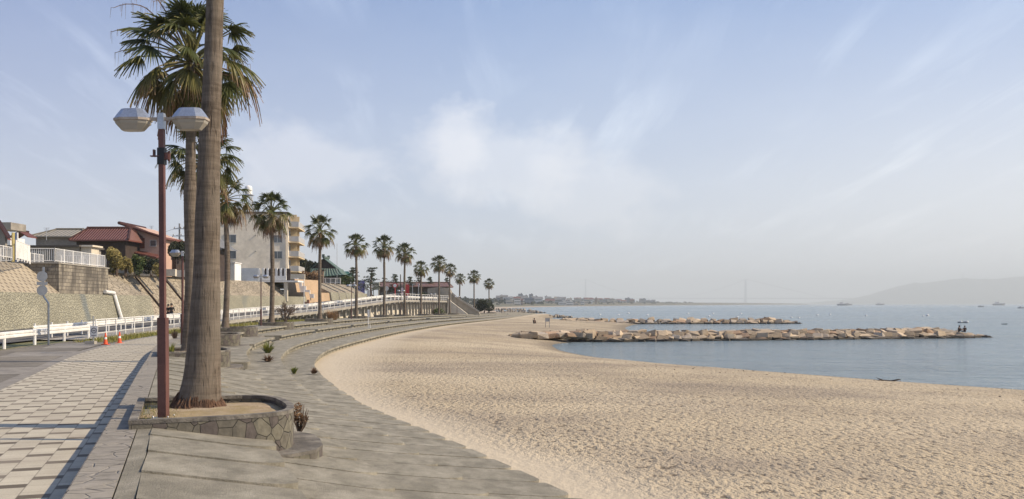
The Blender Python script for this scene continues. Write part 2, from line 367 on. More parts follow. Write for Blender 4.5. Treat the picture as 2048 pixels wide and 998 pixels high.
bushy = m_leaf('yellow_leaves', G3((0.16, 0.135, 0.04), (0.30, 0.25, 0.085), (0.36, 0.27, 0.11)), 0.25, 0.7)
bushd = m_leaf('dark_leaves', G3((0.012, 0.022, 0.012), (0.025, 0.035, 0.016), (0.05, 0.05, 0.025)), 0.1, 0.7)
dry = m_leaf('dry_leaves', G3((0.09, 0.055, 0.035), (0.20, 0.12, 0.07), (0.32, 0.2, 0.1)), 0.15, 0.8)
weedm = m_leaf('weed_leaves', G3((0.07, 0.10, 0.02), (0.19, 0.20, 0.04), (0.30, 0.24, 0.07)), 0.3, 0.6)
twig = mat('twig_bark', (0.14, 0.10, 0.075), (0.09, 0.065, 0.05), 6, 0.95)
def m_rock(name, a, b_):
    m, t, b = mk(name); c = coords(t, 'Object', rnd=True)
    oi = t.new('ShaderNodeObjectInfo')
    col = t.mix(t.ramp(t.noise(c, 1.4, 6, 0.62), [(0.3, 0.0), (0.7, 1.0)]), a, b_)
    col = t.mix(1.0, col, t.ramp(t.noise(c, 9, 4, 0.6), [(0.25, 0.75), (0.75, 1.2)]), 'MULTIPLY')
    hs = t.new('ShaderNodeHueSaturation'); t.link(col, hs.inputs['Color']); t.link(t.math('ADD', 0.60, t.math('MULTIPLY', oi.outputs['Random'], 0.6)), hs.inputs['Value'])
    g = t.new('ShaderNodeNewGeometry'); s = t.new('ShaderNodeSeparateXYZ'); t.link(g.outputs['Position'], s.inputs[0])
    z = t.math('ADD', s.outputs[2], t.math('MULTIPLY', t.noise(g.outputs['Position'], 1.2, 3), 0.25))
    wet = t.ramp(t.math('ADD', z, 2.6), [(0.70, 1.0), (0.84, 0.0)])
    col = t.mix(t.math('MULTIPLY', wet, 0.93), hs.outputs[0], (0.03, 0.026, 0.022))
    t.link(col, b.inputs['Base Color']); b.inputs['Roughness'].default_value = 0.88
    bump(t, b, t.noise(c, 7, 5, 0.6), 0.05); return m
rocks_m = [m_rock('tan_granite', (0.43, 0.335, 0.23), (0.34, 0.26, 0.18)), m_rock('grey_granite', (0.36, 0.30, 0.235), (0.29, 0.245, 0.20)),
           m_rock('orange_granite', (0.38, 0.25, 0.155), (0.30, 0.205, 0.135)), m_rock('pale_granite', (0.50, 0.395, 0.275), (0.41, 0.32, 0.225))]
ROCKW = ['tan', 'grey', 'orange brown', 'pale cream']

# ---------------------------------------------------------------- mesh helpers
class MB:
    def __init__(s): s.v = []; s.f = []; s.uv = []; s.at = []; s.cur = 0.0; s.mi = []; s.curm = 0
    def add(s, vs, fs, uvs=None):
        o = len(s.v); s.v += [tuple(p) for p in vs]; s.at += [s.cur] * len(vs)
        for i, f in enumerate(fs):
            s.f.append([o + k for k in f]); s.uv.append(uvs[i] if uvs else None); s.mi.append(s.curm)
        return s
    def quad(s, a, b, c, d, uv=None): return s.add([a, b, c, d], [(0, 1, 2, 3)], [uv] if uv else None)
    def box(s, c, sz, rz=0.0, taper=1.0):
        x, y, z = sz[0] / 2, sz[1] / 2, sz[2] / 2; ca, sa = math.cos(rz), math.sin(rz); vs = []
        for dz in (-1, 1):
            k = taper if dz > 0 else 1
            for dx, dy in ((-1, -1), (1, -1), (1, 1), (-1, 1)):
                px, py = dx * x * k, dy * y * k
                vs.append((c[0] + px * ca - py * sa, c[1] + px * sa + py * ca, c[2] + dz * z))
        return s.add(vs, [(0, 3, 2, 1), (4, 5, 6, 7), (0, 1, 5, 4), (1, 2, 6, 5), (2, 3, 7, 6), (3, 0, 4, 7)])
    def bar(s, a, b, wd, h=None, n=4):
        return s.tube([a, b], [wd / 2, (h or wd) / 2] if False else [wd / 2, wd / 2], n)
    def tube(s, pts, rad, n=8, cap=True):
        pts = [Vector(p) for p in pts]
        if not isinstance(rad, (list, tuple)): rad = [rad] * len(pts)
        rings = []; up = Vector((0, 0, 1)); prevx = None
        for i, p in enumerate(pts):
            d = (pts[min(i + 1, len(pts) - 1)] - pts[max(i - 1, 0)]).normalized()
            x = d.cross(up) if prevx is None else prevx - d * prevx.dot(d)
            if x.length < 1e-4: x = Vector((1, 0, 0))
            x.normalize(); y = d.cross(x); prevx = x
            off = math.pi / n if n == 4 else 0
            rings.append([p + (x * math.cos(off + 2 * math.pi * k / n) + y * math.sin(off + 2 * math.pi * k / n)) * rad[i] * (1.414 if n == 4 else 1) for k in range(n)])
        vs = [q for r_ in rings for q in r_]; fs = []
        for i in range(len(pts) - 1):
            for k in range(n):
                a = i * n + k; b = i * n + (k + 1) % n; fs.append((a, b, b + n, a + n))
        if cap: fs.append(tuple(range(n))[::-1]); fs.append(tuple(range((len(pts) - 1) * n, len(pts) * n)))
        return s.add(vs, fs)
    def prism(s, poly, z0, z1, ztop=None, capb=True):
        n = len(poly); vs = [(p[0], p[1], z0) for p in poly] + [(p[0], p[1], (ztop[i] if ztop else z1)) for i, p in enumerate(poly)]
        fs = [(i, (i + 1) % n, n + (i + 1) % n, n + i) for i in range(n)] + [tuple(range(n, 2 * n))]
        if capb: fs.append(tuple(range(n))[::-1])
        return s.add(vs, fs)
    def slab_xz(s, poly, y0, y1):             # polygon in XZ extruded along Y
        n = len(poly); vs = [(p[0], y0, p[1]) for p in poly] + [(p[0], y1, p[1]) for p in poly]
        return s.add(vs, [(i, (i + 1) % n, n + (i + 1) % n, n + i) for i in range(n)] + [tuple(range(n))[::-1], tuple(range(n, 2 * n))])
    def lathe(s, prof, c=(0, 0, 0), n=12):
        vs = []; fs = []
        for r_, z in prof:
            for k in range(n): a = 2 * math.pi * k / n; vs.append((c[0] + r_ * math.cos(a), c[1] + r_ * math.sin(a), c[2] + z))
        for i in range(len(prof) - 1):
            for k in range(n): a = i * n + k; b = i * n + (k + 1) % n; fs.append((a, b, b + n, a + n))
        fs.append(tuple(range(n))[::-1]); fs.append(tuple(range((len(prof) - 1) * n, len(prof) * n)))
        return s.add(vs, fs)
    def mesh(s, name, m, smooth=False, off=(0, 0, 0), attr=None, merge=False):
        me = bpy.data.meshes.new(name); ox, oy, oz = off
        me.from_pydata([(x - ox, y - oy, z - oz) for x, y, z in s.v], [], s.f)
        for mm in (m if isinstance(m, (list, tuple)) else [m]): me.materials.append(mm)
        if any(s.mi): me.polygons.foreach_set('material_index', s.mi)
        if any(u is not None for u in s.uv):
            ul = me.uv_layers.new(name='UVMap'); k = 0
            for f, u in zip(s.f, s.uv):
                for j in range(len(f)):
                    if u is not None: ul.data[k].uv = u[j]
                    k += 1
        if attr or any(a != 0 for a in s.at):
            a = me.attributes.new(attr or 'age', 'FLOAT', 'POINT'); a.data.foreach_set('value', s.at)
        if smooth: me.polygons.foreach_set('use_smooth', [True] * len(me.polygons))
        if merge:
            bm = bmesh.new(); bm.from_mesh(me); bmesh.ops.remove_doubles(bm, verts=bm.verts, dist=1e-4)
            bmesh.ops.recalc_face_normals(bm, faces=bm.faces); bm.to_mesh(me); bm.free()
        me.update(); return me
    def build(s, name, m, parent=None, smooth=False, world=False, merge=False):
        off = (0, 0, 0)
        if world and parent is not None: off = root_loc(parent)
        o = bpy.data.objects.new(name, s.mesh(name, m, smooth, off, merge=merge)); COL.objects.link(o)
        if parent is not None: o.parent = parent
        return o
def root_loc(o):
    x = Vector((0, 0, 0))
    while o is not None: x += o.location; o = o.parent
    return tuple(x)
def tag(o, label=None, cat=None, group=None, kind=None):
    if label: o['label'] = label
    if cat: o['category'] = cat
    if group: o['group'] = group
    if kind: o['kind'] = kind
    return o
def thing(name, label, cat, loc=(0, 0, 0), rz=0, group=None):
    o = bpy.data.objects.new(name, None); COL.objects.link(o); o.location = loc; o.rotation_euler = (0, 0, rz)
    o.empty_display_size = 0.2
    return tag(o, label, cat, group)
KIDS = {}
def copy_tree(o, loc=None, rz=None, label=None, scale=None, parent=None):
    c = o.copy(); COL.objects.link(c)
    if parent is not None: c.parent = parent
    if loc is not None: c.location = loc
    if rz is not None: c.rotation_euler = (0, 0, rz)
    if scale is not None: c.scale = (scale, scale, scale) if not isinstance(scale, tuple) else scale
    if label: c['label'] = label
    for ch in list(o.children): copy_tree(ch, parent=c)
    return c
def struct(name, mb, m, **kw):
    o = mb.build(name, m, **kw); o['kind'] = 'structure'; return o
def P(px, py, D): return Vector(((px - 1024) / F * D, D, HC - (py - HY) / F * D))     # world point seen at a photo pixel from distance D
def X(px, D): return (px - 1024) / F * D
def Z(py, D): return HC - (py - HY) / F * D
def smoothstep(a, b, x): t = min(1, max(0, (x - a) / (b - a))); return t * t * (3 - 2 * t)

# ---------------------------------------------------------------- plan curves (seen from above)
def spline(pts, n=24):
    pts = np.array(pts, float); out = []
    P_ = np.vstack([2 * pts[0] - pts[1], pts, 2 * pts[-1] - pts[-2]])
    for i in range(1, len(P_) - 2):
        p0, p1, p2, p3 = P_[i - 1], P_[i], P_[i + 1], P_[i + 2]
        for t in np.linspace(0, 1, n, endpoint=False):
            out.append(0.5 * ((2 * p1) + (-p0 + p2) * t + (2 * p0 - 5 * p1 + 4 * p2 - p3) * t * t + (-p0 + 3 * p1 - 3 * p2 + p3) * t ** 3))
    out.append(pts[-1]); return np.array(out)
KC = spline([(9.68, -30), (2.56, -10), (-1.0, 0), (-4.2, 9), (-6.17, 14.5), (-10.3, 26), (-14.4, 38), (-17.7, 52), (-19.4, 68), (-19.6, 85), (-19.2, 105), (-18.3, 120), (-17.2, 134), (-15.8, 150), (-14.4, 165), (-13.2, 180), (-11.6, 195), (-9.6, 210), (-6.8, 230), (-3.4, 250), (1, 268)])
SCV = spline([(15, -30), (8.3, -10), (5.0, 0), (0.9, 13.3), (-1.25, 18.4), (-3.3, 23.3), (-4.9, 27), (-6.7, 32), (-8.8, 40.8), (-10.0, 50), (-10.5, 62), (-10.4, 86), (-9.2, 108), (-7.6, 126), (-4.4, 150), (-1.6, 172), (1.2, 200), (3.6, 225), (6, 245), (10, 268)])
WLC = spline([(75, -30), (55, 0), (40, 17), (30, 31), (22.6, 40.9), (13.7, 53), (8.6, 60.5), (6.0, 66), (4.3, 73), (3.6, 81), (4.4, 88), (8, 97), (13, 112), (16.5, 130), (18, 147), (22, 168), (24, 178), (17, 190), (11, 205), (9.5, 225), (10.5, 245), (13, 268)])
RC = spline([(-8.2 + 10, -30, -.3), (-8.2, 0, -.3), (-15.6, 22, -.3), (-20.6, 37.4, -.3), (-22.6, 49, -.28), (-24.6, 64, -.2), (-26.6, 86, 0.05), (-26.4, 104, .38), (-25.0, 118, .68), (-22.4, 132, 1.35), (-18.6, 149, 2.2), (-16.6, 164, 2.3), (-14.8, 180, 2.3), (-13.2, 194, 2.3)])
def xa(C, y): return float(np.interp(y, C[:, 1], C[:, 0]))
def arclen(C): d = np.r_[0, np.cumsum(np.linalg.norm(np.diff(C[:, :2], axis=0), axis=1))]; return d
KS = arclen(KC); KS -= np.interp(0, KC[:, 1], KS)
def Kp(s): return np.array([np.interp(s, KS, KC[:, 0]), np.interp(s, KS, KC[:, 1])])
def Kn(s):
    t = Kp(s + 0.6) - Kp(s - 0.6); t /= np.linalg.norm(t); return np.array([t[1], -t[0]]), t
def ztop(y): return -0.72 * smoothstep(90, 240, y)
_w = []
_ss = np.arange(KS[0], KS[-1], 2.0)
for s in _ss:
    p = Kp(s); n, _t = Kn(s)
    rel = SCV - p; along = rel @ _t; k = np.argmin(np.abs(along)); _w.append(rel[k] @ n)
_w = np.convolve(np.pad(_w, 3, 'edge'), np.ones(7) / 7, 'valid')
def SW(s): return float(np.interp(s, _ss, _w))
def C2(s, d):                                # d in 0..6.2 = kerb to sand
    p = Kp(s); n, t = Kn(s); k = SW(s) / 6.2
    dd = d if d <= 0.57 else 0.57 + (d - 0.57) * (SW(s) - 0.57) / 5.63
    return p + n * dd
def s_at(y): return float(np.interp(y, KC[:, 1], KS))
def K_of(y, off=0.0):
    s = s_at(y); p = Kp(s); n, t = Kn(s); return p + n * off, math.atan2(t[1], t[0]) - math.pi / 2

# ---------------------------------------------------------------- palms: where they stand (photo column, distance)
PALMS = [(398, 14.3), (377, 30.5), (405, 43), (450, 55), (543, 70), (640, 86), (712, 106), (768, 120), (810, 132), (842, 150), (878, 165), (900, 181), (920, 197), (948, 208), (978, 230)]
PXY = [(X(px, D), D) for px, D in PALMS]
PS = [s_at(y + 0.3) for x, y in PXY]

# ================================================================ THE SETTING
# --- open sea, one sheet to the horizon
mb = MB(); mb.quad((-15500, -200, -2.2), (15500, -200, -2.2), (15500, 15500, -2.2), (-15500, 15500, -2.2)); struct('sea', mb, waterm)
# --- land under everything on the shore side
mb = MB(); ys = list(np.arange(-30, 269, 4.0))
for a, b in zip(ys[:-1], ys[1:]):
    za, zb = ztop(a) - 0.36, ztop(b) - 0.36
    mb.quad((-900, a, za), (xa(KC, a) + 1.5, a, za), (xa(KC, b) + 1.5, b, zb), (-900, b, zb))
struct('ground', mb, dirt)

# --- beach
def build_sand():
    ys = []; y = -29.0
    while y < 267: ys.append(y); y += 0.35 if 6 < y < 60 else (0.8 if y < 100 else 2.0)
    us = [-1.0] + list(np.linspace(-0.0, 0.1, 8)) + list(np.linspace(0.12, 1.0, 46)) + list(np.linspace(1.03, 1.5, 10))
    vs = []; edge = []; wet = []
    for y in ys:
        x0 = xa(SCV, y) - 0.15; x1 = xa(WLC, y); wob = pnoise(Vector((y * 0.12, 3, 0))) * 0.5 if y < 90 else 0
        x1 += wob; L = x1 - x0
        for u in us:
            x = x0 + L * u if u > -.5 else x0 - 1.1
            if u < 0: z = -1.17
            elif u <= 1: z = -1.17 - 1.03 * (0.18 * u + 0.82 * u ** 2.1)
            else: z = -2.2 - 0.9 * (u - 1) * min(3, L / 6)
            if 0.02 < u < 0.94: z += pnoise(Vector((x * 0.25, y * 0.25, 0))) * 0.05 + pnoise(Vector((x * 0.9, y * 0.9, 5))) * 0.025
            vs.append((x, y, z))
            bw = 1.15 + 0.35 * pnoise(Vector((y * 0.3, 1, 1))) + (0.8 if y > 28 else 0) * min(1, max(0, (y - 28) / 8)) * (1 - smoothstep(60, 80, y))
            edge.append(min(1, max(0, max(0, u) * L / (bw * 2.6)))); wet.append(max(0, min(1, 1 - (1 - u) * L / (1.3 + 0.01 * y))) if u < 1 else 1.0)
    nu = len(us); fs = []
    for j in range(len(ys) - 1):
        for i in range(nu - 1):
            a = j * nu + i; fs.append((a, a + 1, a + nu + 1, a + nu))
    me = bpy.data.meshes.new('beach'); me.from_pydata(vs, [], fs); me.materials.append(sandm)
    for nm, arr in (('edge', edge), ('wet', wet)):
        a = me.attributes.new(nm, 'FLOAT', 'POINT'); a.data.foreach_set('value', arr)
    me.polygons.foreach_set('use_smooth', [True] * len(fs))
    o = bpy.data.objects.new('beach', me); COL.objects.link(o); o['kind'] = 'structure'
build_sand()

# --- stepped seaside terrace
DE = [0.57, 2.0, 3.4, 4.8, 6.2]
def row_z(k, f, y):                           # k = 0..3, f = 0 inner .. 1 outer edge
    near = 1 - smoothstep(22, 34, y); zt = ztop(y); span = (-1.2 - zt) / -1.2
    zn = (0, -.42, -.74, -.97)[k] - (.25, .28, .19, .16)[k] * f; zf = -0.29 * k
    return zt + (near * zn + (1 - near) * zf) * span, near
mb = MB(); rr = random.Random(3)
for k in range(4):
    s = -12.0; slen = 1.32 if k == 0 else 1.18; s += 0.4 * k
    while s < PS[-1] + 32:
        yy = float(Kp(s)[1]); far = smoothstep(24, 36, yy)
        L = slen + far * 0.25; s1 = s + L
        cut = 0.0
        if k == 1 and yy > 26:                # notches in the second row beside each planter
            for ps in PS:
                if -3.2 < s - ps < -1.4: cut = 0.62
        jit = rr.uniform(-0.003, 0.003)
        d0 = DE[k] + (0.006 if k == 0 else -0.1); d1 = DE[k + 1] + (0.10 - 0.35 * cut / 0.62 * 0 - cut * 1.4) + rr.uniform(-0.04, 0.04) * (1 - far)
        rc = 0.55 * (1 - far) + 0.02
        outl = [(s, d0), (s, d1 - rc)]
        if rc > 0.1:
            for q in range(1, 6): a = q / 6 * math.pi / 2; outl.append((s + rc * (1 - math.cos(a)) * 0.75, d1 - rc + rc * math.sin(a)))
        outl += [(s + rc * 0.75, d1)] + [(s + L * 0.6, d1)] + [(s1 - 0.004, d1), (s1 - 0.004, d0)]
        if k == 0: outl = [(a, b + (0.005 * math.sin(a * 7.3) + 0.005 * math.sin(a * 17)) if abs(b - d0) < 1e-6 else b) for a, b in outl]
        amp = (0.020 if k == 0 else 0.008) * (1 - far); top = []
        for (a, b) in outl:
            xy = C2(a, b); f = (b - DE[k]) / (DE[k + 1] - DE[k]); z, _ = row_z(k, f, yy + (a - s))
            top.append((xy[0], xy[1], z + amp * (1 - (a - s) / L) + jit * (1 - far) + rr.uniform(-1, 1) * 0.0))
        n = len(top); th = 0.10 if far > 0.5 else 0.5
        o = [(x, y, z - th) for x, y, z in top]
        mb.add(o + top, [(i, n + i, n + (i + 1) % n, (i + 1) % n) for i in range(n)] + [tuple(range(n, 2 * n))[::-1]])
        if far > 0.5:                          # recessed riser under the nosing
            q = [C2(s, d0), C2(s, d1 - 0.11), C2(s1 - 0.24, d1 - 0.11), C2(s1 - 0.24, d0)]
            z = top[0][2] - th + 0.002
            mb.add([(p[0], p[1], z - 0.45) for p in q] + [(p[0], p[1], z) for p in q], [(0, 4, 5, 1), (1, 5, 6, 2), (2, 6, 7, 3), (3, 7, 4, 0)])
        s = s1
struct('steps', mb, concrete)
mb = MB(); ss = np.arange(-12, PS[-1] + 30, 1.0)      # body under the slabs
for a, b in zip(ss[:-1], ss[1:]):
    ya, yb = Kp(a)[1], Kp(b)[1]
    for k in range(4):
        p0, p1, p2, p3 = C2(a, DE[k] - 0.2), C2(a, DE[k + 1] - 0.16), C2(b, DE[k + 1] - 0.16), C2(b, DE[k] - 0.2)
        z = row_z(k, 0.5, ya)[0] - 0.25; z2 = row_z(k, 0.5, yb)[0] - 0.25
        mb.quad((p0[0], p0[1], z), (p1[0], p1[1], z), (p2[0], p2[1], z2), (p3[0], p3[1], z2))
struct('step_base', mb, concrete)

# --- strips that follow the kerb curve, with metre UVs
def strip(name, m, dA, dB, zA, zB, s0, s1, step=0.8, skirt=0, use=None):
    mb = MB(); ss = np.arange(s0, s1, step)
    for a, b in zip(ss[:-1], ss[1:]):
        q = []
        for s, d, z in ((a, dA, zA), (a, dB, zB), (b, dB, zB), (b, dA, zA)):
            p = Kp(s); n, _ = Kn(s); q.append((p[0] + n[0] * d, p[1] + n[1] * d, z + ztop(p[1])))
        mb.quad(*q, uv=[(dA, a), (dB, a), (dB, b), (dA, b)])
        if skirt:
            lo0 = (q[0][0], q[0][1], q[0][2] - skirt); lo1 = (q[3][0], q[3][1], q[3][2] - skirt)
            mb.quad(q[0], q[3], lo1, lo0, uv=[(dA, a), (dA, b), (dA - skirt, b), (dA - skirt, a)])
            r0, r1 = q[1], q[2]
            mb.quad(r1, r0, (r0[0], r0[1], r0[2] - 0.2), (r1[0], r1[1], r1[2] - 0.2), uv=[(dB, b), (dB, a), (dB + .2, a), (dB + .2, b)])
    return struct(name, mb, m)
END = s_at(262)
strip('kerb', kerbstone, 0.0, 0.385, 0.0, 0.0, -12, END, skirt=0.35)
strip('apron', concrete, 0.40, 0.568, 0.0, 0.0, -12, END, skirt=0.2)
strip('promenade', tilesm, -2.8, 0.02, -0.30, -0.30, -12, s_at(56), skirt=0)
strip('promenade_path', concrete, -2.8, 0.02, -0.296, -0.30, s_at(55.4), END)
strip('gutter', gutterm, -3.18, -2.82, -0.31, -0.31, -12, s_at(60))
# --- asphalt cycle path between gutter and guard rail, and the bare strip beyond
mb = MB(); ys = np.arange(-29, 50.1, 1.5)
def Rx(y): return float(np.interp(y, RC[:, 1], RC[:, 0]))
def Rz(y): return float(np.interp(y, RC[:, 1], RC[:, 2]))
for a, b in zip(ys[:-1], ys[1:]):
    ka, kb = K_of(a, -3.2)[0], K_of(b, -3.2)[0]
    mb.quad((Rx(a) - 0.3, a, -0.318), (xa(KC, a) - 3.4, a, -0.318), (xa(KC, b) - 3.4, b, -0.318), (Rx(b) - 0.3, b, -0.318))
struct('cycle_path', mb, asphalt)
mb = MB()
for x0, y0, w_, l in ((-17.9, 35.5, 2.6, 3.6), (-14.6, 26.5, 2.4, 3.0), (-20.2, 42.5, 1.9, 5)):
    mb.box((x0, y0, -0.319), (w_, l, 0.012), rz=R(19))
struct('path_patch', mb, gutterm)

# --- road: cross-section swept along its seaward edge
RS = arclen(RC)
def Rp(s): return np.array([np.interp(s, RS, RC[:, i]) for i in range(3)])
def Rn(s):
    t = (Rp(s + .8) - Rp(s - .8))[:2]; t /= np.linalg.norm(t); return np.array([-t[1], t[0]]), t   # towards the land
def Ro(s, d, dz=0.0):
    p = Rp(s); n, _ = Rn(s); return (p[0] + n[0] * d, p[1] + n[1] * d, p[2] + dz)
def rs_at(y): return float(np.interp(y, RC[:, 1], RS))
def rstrip(name, m, pts, s0, s1, step=2.0, kind=True, parent=None, nameuv=True):
    mb = MB(); ss = np.arange(s0, s1 + step * .5, step)
    for a, b in zip(ss[:-1], ss[1:]):
        for (d0, z0), (d1, z1) in zip(pts[:-1], pts[1:]):
            mb.quad(Ro(a, d0, z0), Ro(b, d0, z0), Ro(b, d1, z1), Ro(a, d1, z1), uv=[(a, 0), (b, 0), (b, math.hypot(d1 - d0, z1 - z0)), (a, math.hypot(d1 - d0, z1 - z0))])
    return mb
S_END = RS[-1]
struct('road', rstrip('road', roadm, [(2.3, 0.02), (11.4, 0.02)], 0, S_END), roadm)
struct('footway', rstrip('footway', deckm, [(0.0, 0.0), (2.3, 0.0)], rs_at(49), S_END), deckm)

# ================================================================ ROADSIDE: guard rail, deck, fence
def wbeam(s0, s1, d, z, side):
    prof = [(0, .30), (.05, .27), (.05, .19), (0, .15), (.05, .11), (.05, .03), (0, 0)]
    return rstrip('', None, [(d - side * a, z + b) for a, b in prof], s0, s1, 2.0)
g0 = rs_at(-5)
gr = thing('guard_rail', 'long white steel guard rail with ribbed beam beside the road', 'guard rail', Ro(rs_at(40), 0.4))
wbeam(g0, rs_at(52), 0.4, 0.42, 1).build('beam', whitep, gr, world=True)
wb = rstrip('', None, [(0.47, 0.40), (0.52, 0.74)], g0, rs_at(52)); 
s = rs_at(20); i = 0
while s < rs_at(52):
    b = MB(); p = Ro(s, 0.40); b.tube([(p[0], p[1], p[2]), (p[0], p[1], p[2] + 0.66)], 0.07, 8); b.build('post', whitep, gr, world=True)
    s += 4.0
gr2 = thing('guard_rail', 'white steel guard rail running behind the footway fence along the raised road', 'guard rail', Ro(rs_at(90), 2.45))
wbeam(rs_at(48.5), S_END, 2.45, 0.44, 1).build('beam', whitep, gr2, world=True)
s = rs_at(49)
while s < S_END:
    b = MB(); p = Ro(s, 2.52); b.tube([(p[0], p[1], p[2]), (p[0], p[1], p[2] + 0.86)], 0.055, 6); b.build('post', whitep, gr2, world=True)
    s += 2.6
fn = thing('pedestrian_fence', 'white tubular pedestrian fence along the outer edge of the raised footway', 'fence', Ro(rs_at(90), 0.05))
f0 = rs_at(51.0)
mb = MB(); ss = np.arange(f0, S_END, 2.0)
for h, rd in ((1.0, 0.035), (0.62, 0.022), (0.26, 0.022)):
    mb.tube([Ro(s, 0.05, h) for s in ss], rd, 6)
mb.build('rail', whitep, fn, world=True)
ps = []; s = f0
while s < S_END: ps.append(s); s += 2.0
if len(ps) > 98: ps = ps[:98]
for s in ps:
    b = MB(); a = Ro(s, 0.05); b.tube([(a[0], a[1], a[2] - 0.28), (a[0], a[1], a[2] + 1.0)], 0.04, 6); b.build('post', whitep, fn, world=True)
dk = thing('raised_footway', 'concrete edge beam of the raised footway carried on a row of thin piers', 'viaduct', Ro(rs_at(110), 0))
rstrip('', None, [(0.30, -0.45), (0.30, -0.42), (-0.02, -0.34), (-0.02, -0.012), (0.12, -0.004)], f0, S_END).build('edge_beam', deckm, dk, world=True)
rstrip('', None, [(2.3, -0.3), (0.3, -0.3)], f0, S_END).build('soffit', deckm, dk, world=True)
s = rs_at(66)
while s < S_END - 1:
    a = Ro(s, 0.35); zb = ztop(a[1]) - 0.4
    if a[2] - zb > 0.35:
        b = MB(); n, t = Rn(s); b.box((a[0], a[1], (a[2] - 0.40 + zb) / 2), (0.34, 0.24, a[2] - 0.40 - zb), math.atan2(n[1], n[0])); 
        c = Ro(s, 0.12); b.box((c[0], c[1], a[2] - 0.40), (0.75, 0.22, 0.22), math.atan2(n[1], n[0]))
        b.build('pier', deckm, dk, world=True)
    s += 2.35
# sloping pale revetment below the raised road
mb = MB(); ss = np.arange(rs_at(64), S_END + 1, 2.0)
for a, b in zip(ss[:-1], ss[1:]):
    q = []
    for s in (a, b):
        p = Rp(s); zb = ztop(p[1]) - 0.35
        q.append((Ro(s, 2.35, -0.3), (*Ro(s, 1.25)[:2], zb)))
    mb.quad(q[0][0], q[1][0], q[1][1], q[0][1]) if False else mb.quad(q[0][1], q[1][1], q[1][0], q[0][0])
tag(mb.build('revetment', pale_slope), 'pale sloping concrete revetment under the raised footway', 'revetment')

# ================================================================ RETAINING WALLS AND THE HILL ABOVE
PL = 4.8
WD = 9.8                                        # wall foot: distance inland from the road edge
def wall(name, label, m, prof, y0, y1, step=2.0, cat='retaining wall', ends=True):
    mb = MB(); ss = np.linspace(rs_at(y0), rs_at(y1), max(2, int((rs_at(y1) - rs_at(y0)) / step) + 1))
    for a, b in zip(ss[:-1], ss[1:]):
        v = 0
        for (d0, z0), (d1, z1) in zip(prof[:-1], prof[1:]):
            l = math.hypot(d1 - d0, z1 - z0)
            def pt(s, d, z): x = Ro(s, WD + d); return (x[0], x[1], z)
            mb.quad(pt(a, d0, z0), pt(b, d0, z0), pt(b, d1, z1), pt(a, d1, z1), uv=[(a, v), (b, v), (b, v + l), (a, v + l)]); v += l
    for s in (ss[0], ss[-1]):                    # closed ends
        pts = [Ro(s, WD + d)[:2] + (z,) for d, z in prof] + [Ro(s, WD + prof[-1][0])[:2] + (prof[0][1],)]
        mb.add(pts, [tuple(range(len(pts)))])
    o = mb.build(name, m); tag(o, label, cat); return o
wall('stone_retaining_wall', 'tall greenish rubble stone wall beside the road with damp patches', stonewall, [(0, -.5), (.75, 2.45), (1.25, 2.46)], 20, 95)
wall('dimpled_slope', 'sloping concrete bank with rows of dimples above the stone wall', hexm, [(0.85, 2.455), (3.6, PL + .02), (4.3, PL + .03)], 18, 75.5, cat='slope')
# vertical block bastion
def wpt(y, d, z): x = Ro(rs_at(y), WD + d); return (x[0], x[1], z)
bx = thing('block_bastion', 'stained vertical block wall bastion carrying a white railing', 'retaining wall', wpt(84, 1, 2.46))
a, b = wpt(75.5, 0.95, 0), wpt(86, 0.95, 0); c, d = wpt(86, 5.5, 0), wpt(75.5, 5.5, 0)
mb = MB(); mb.prism([a[:2], b[:2], c[:2], d[:2]][::-1], 2.3, PL + 0.05); mb.build('wall', blockm, bx, world=True)
mb = MB()
ctr = ((a[0] + b[0] + c[0] + d[0]) / 4, (a[1] + b[1] + c[1] + d[1]) / 4)
g = lambda p, k=1.03: (ctr[0] + (p[0] - ctr[0]) * k, ctr[1] + (p[1] - ctr[1]) * k)
mb.prism([g(a), g(b), g(c), g(d)][::-1], PL + 0.052, PL + 0.16); mb.build('coping', deckm, bx, world=True)
wall('concrete_bank', 'short ridged slope above the stone wall right of the bastion', slopem, [(.85, 2.455), (4.4, PL - .3), (4.45, PL), (5, PL)], 86, 94.5, cat='slope')
wall('concrete_bank', 'long ridged grey brown slope between block bastion and white wall', slopem, [(0.3, -.4), (4.4, PL - .3), (4.45, PL), (5, PL)], 94, 112, cat='slope')
for y in (99.5, 106.5):
    p0, p1 = Vector(wpt(y, 0.25, -.3)), Vector(wpt(y, 4.38, PL - .25)); mb = MB(); mb.bar(p0, p1, 0.22)
    tag(mb.build('drain_channel', darkwood), 'dark drain channel running down the ridged slope, %s one' % ('nearer' if y < 100 else 'farther'), 'drain')
wall('stone_retaining_wall', 'green stained stone wall below the apartment block', stonewall, [(0, -.4), (.7, 2.7), (1.3, 2.72)], 112, 138)
wall('concrete_bank', 'brown ridged slope below the white parapet of the apartment block', slopem, [(.9, 2.7), (3.6, PL), (4.2, PL)], 112, 133, cat='slope')
wall('orange_retaining_wall', 'orange rendered wall with steps beside the apartment block', orangewall, [(.35, -.3), (.9, 3.4), (2.2, 3.4), (2.6, 5.4), (4.2, 5.4)], 138, 147)
wall('stone_retaining_wall', 'stone wall segment below the temple', stonewall, [(0, .2), (.7, 3.5), (1.2, 3.52)], 147, 168)
wall('concrete_bank', 'brown slope with pale drain strips below the temple', slopem, [(.8, 3.5), (4.2, PL + .3), (5, PL + .3)], 147, 167, cat='slope')
for i, y in enumerate((151, 155, 160)):
    p0, p1 = Vector(wpt(y, -0.05, .6)), Vector(wpt(y, .8, 3.6)); p2 = Vector(wpt(y - .4, 4.2, PL + .35)); mb = MB(); mb.tube([p0, p1, p2], 0.10, 4)
    tag(mb.build('drain_channel', deckm), 'pale drain strip on the slope below the temple, %s of three' % ('nearest', 'middle', 'farthest')[i], 'drain', 'pale drain strips below the temple')
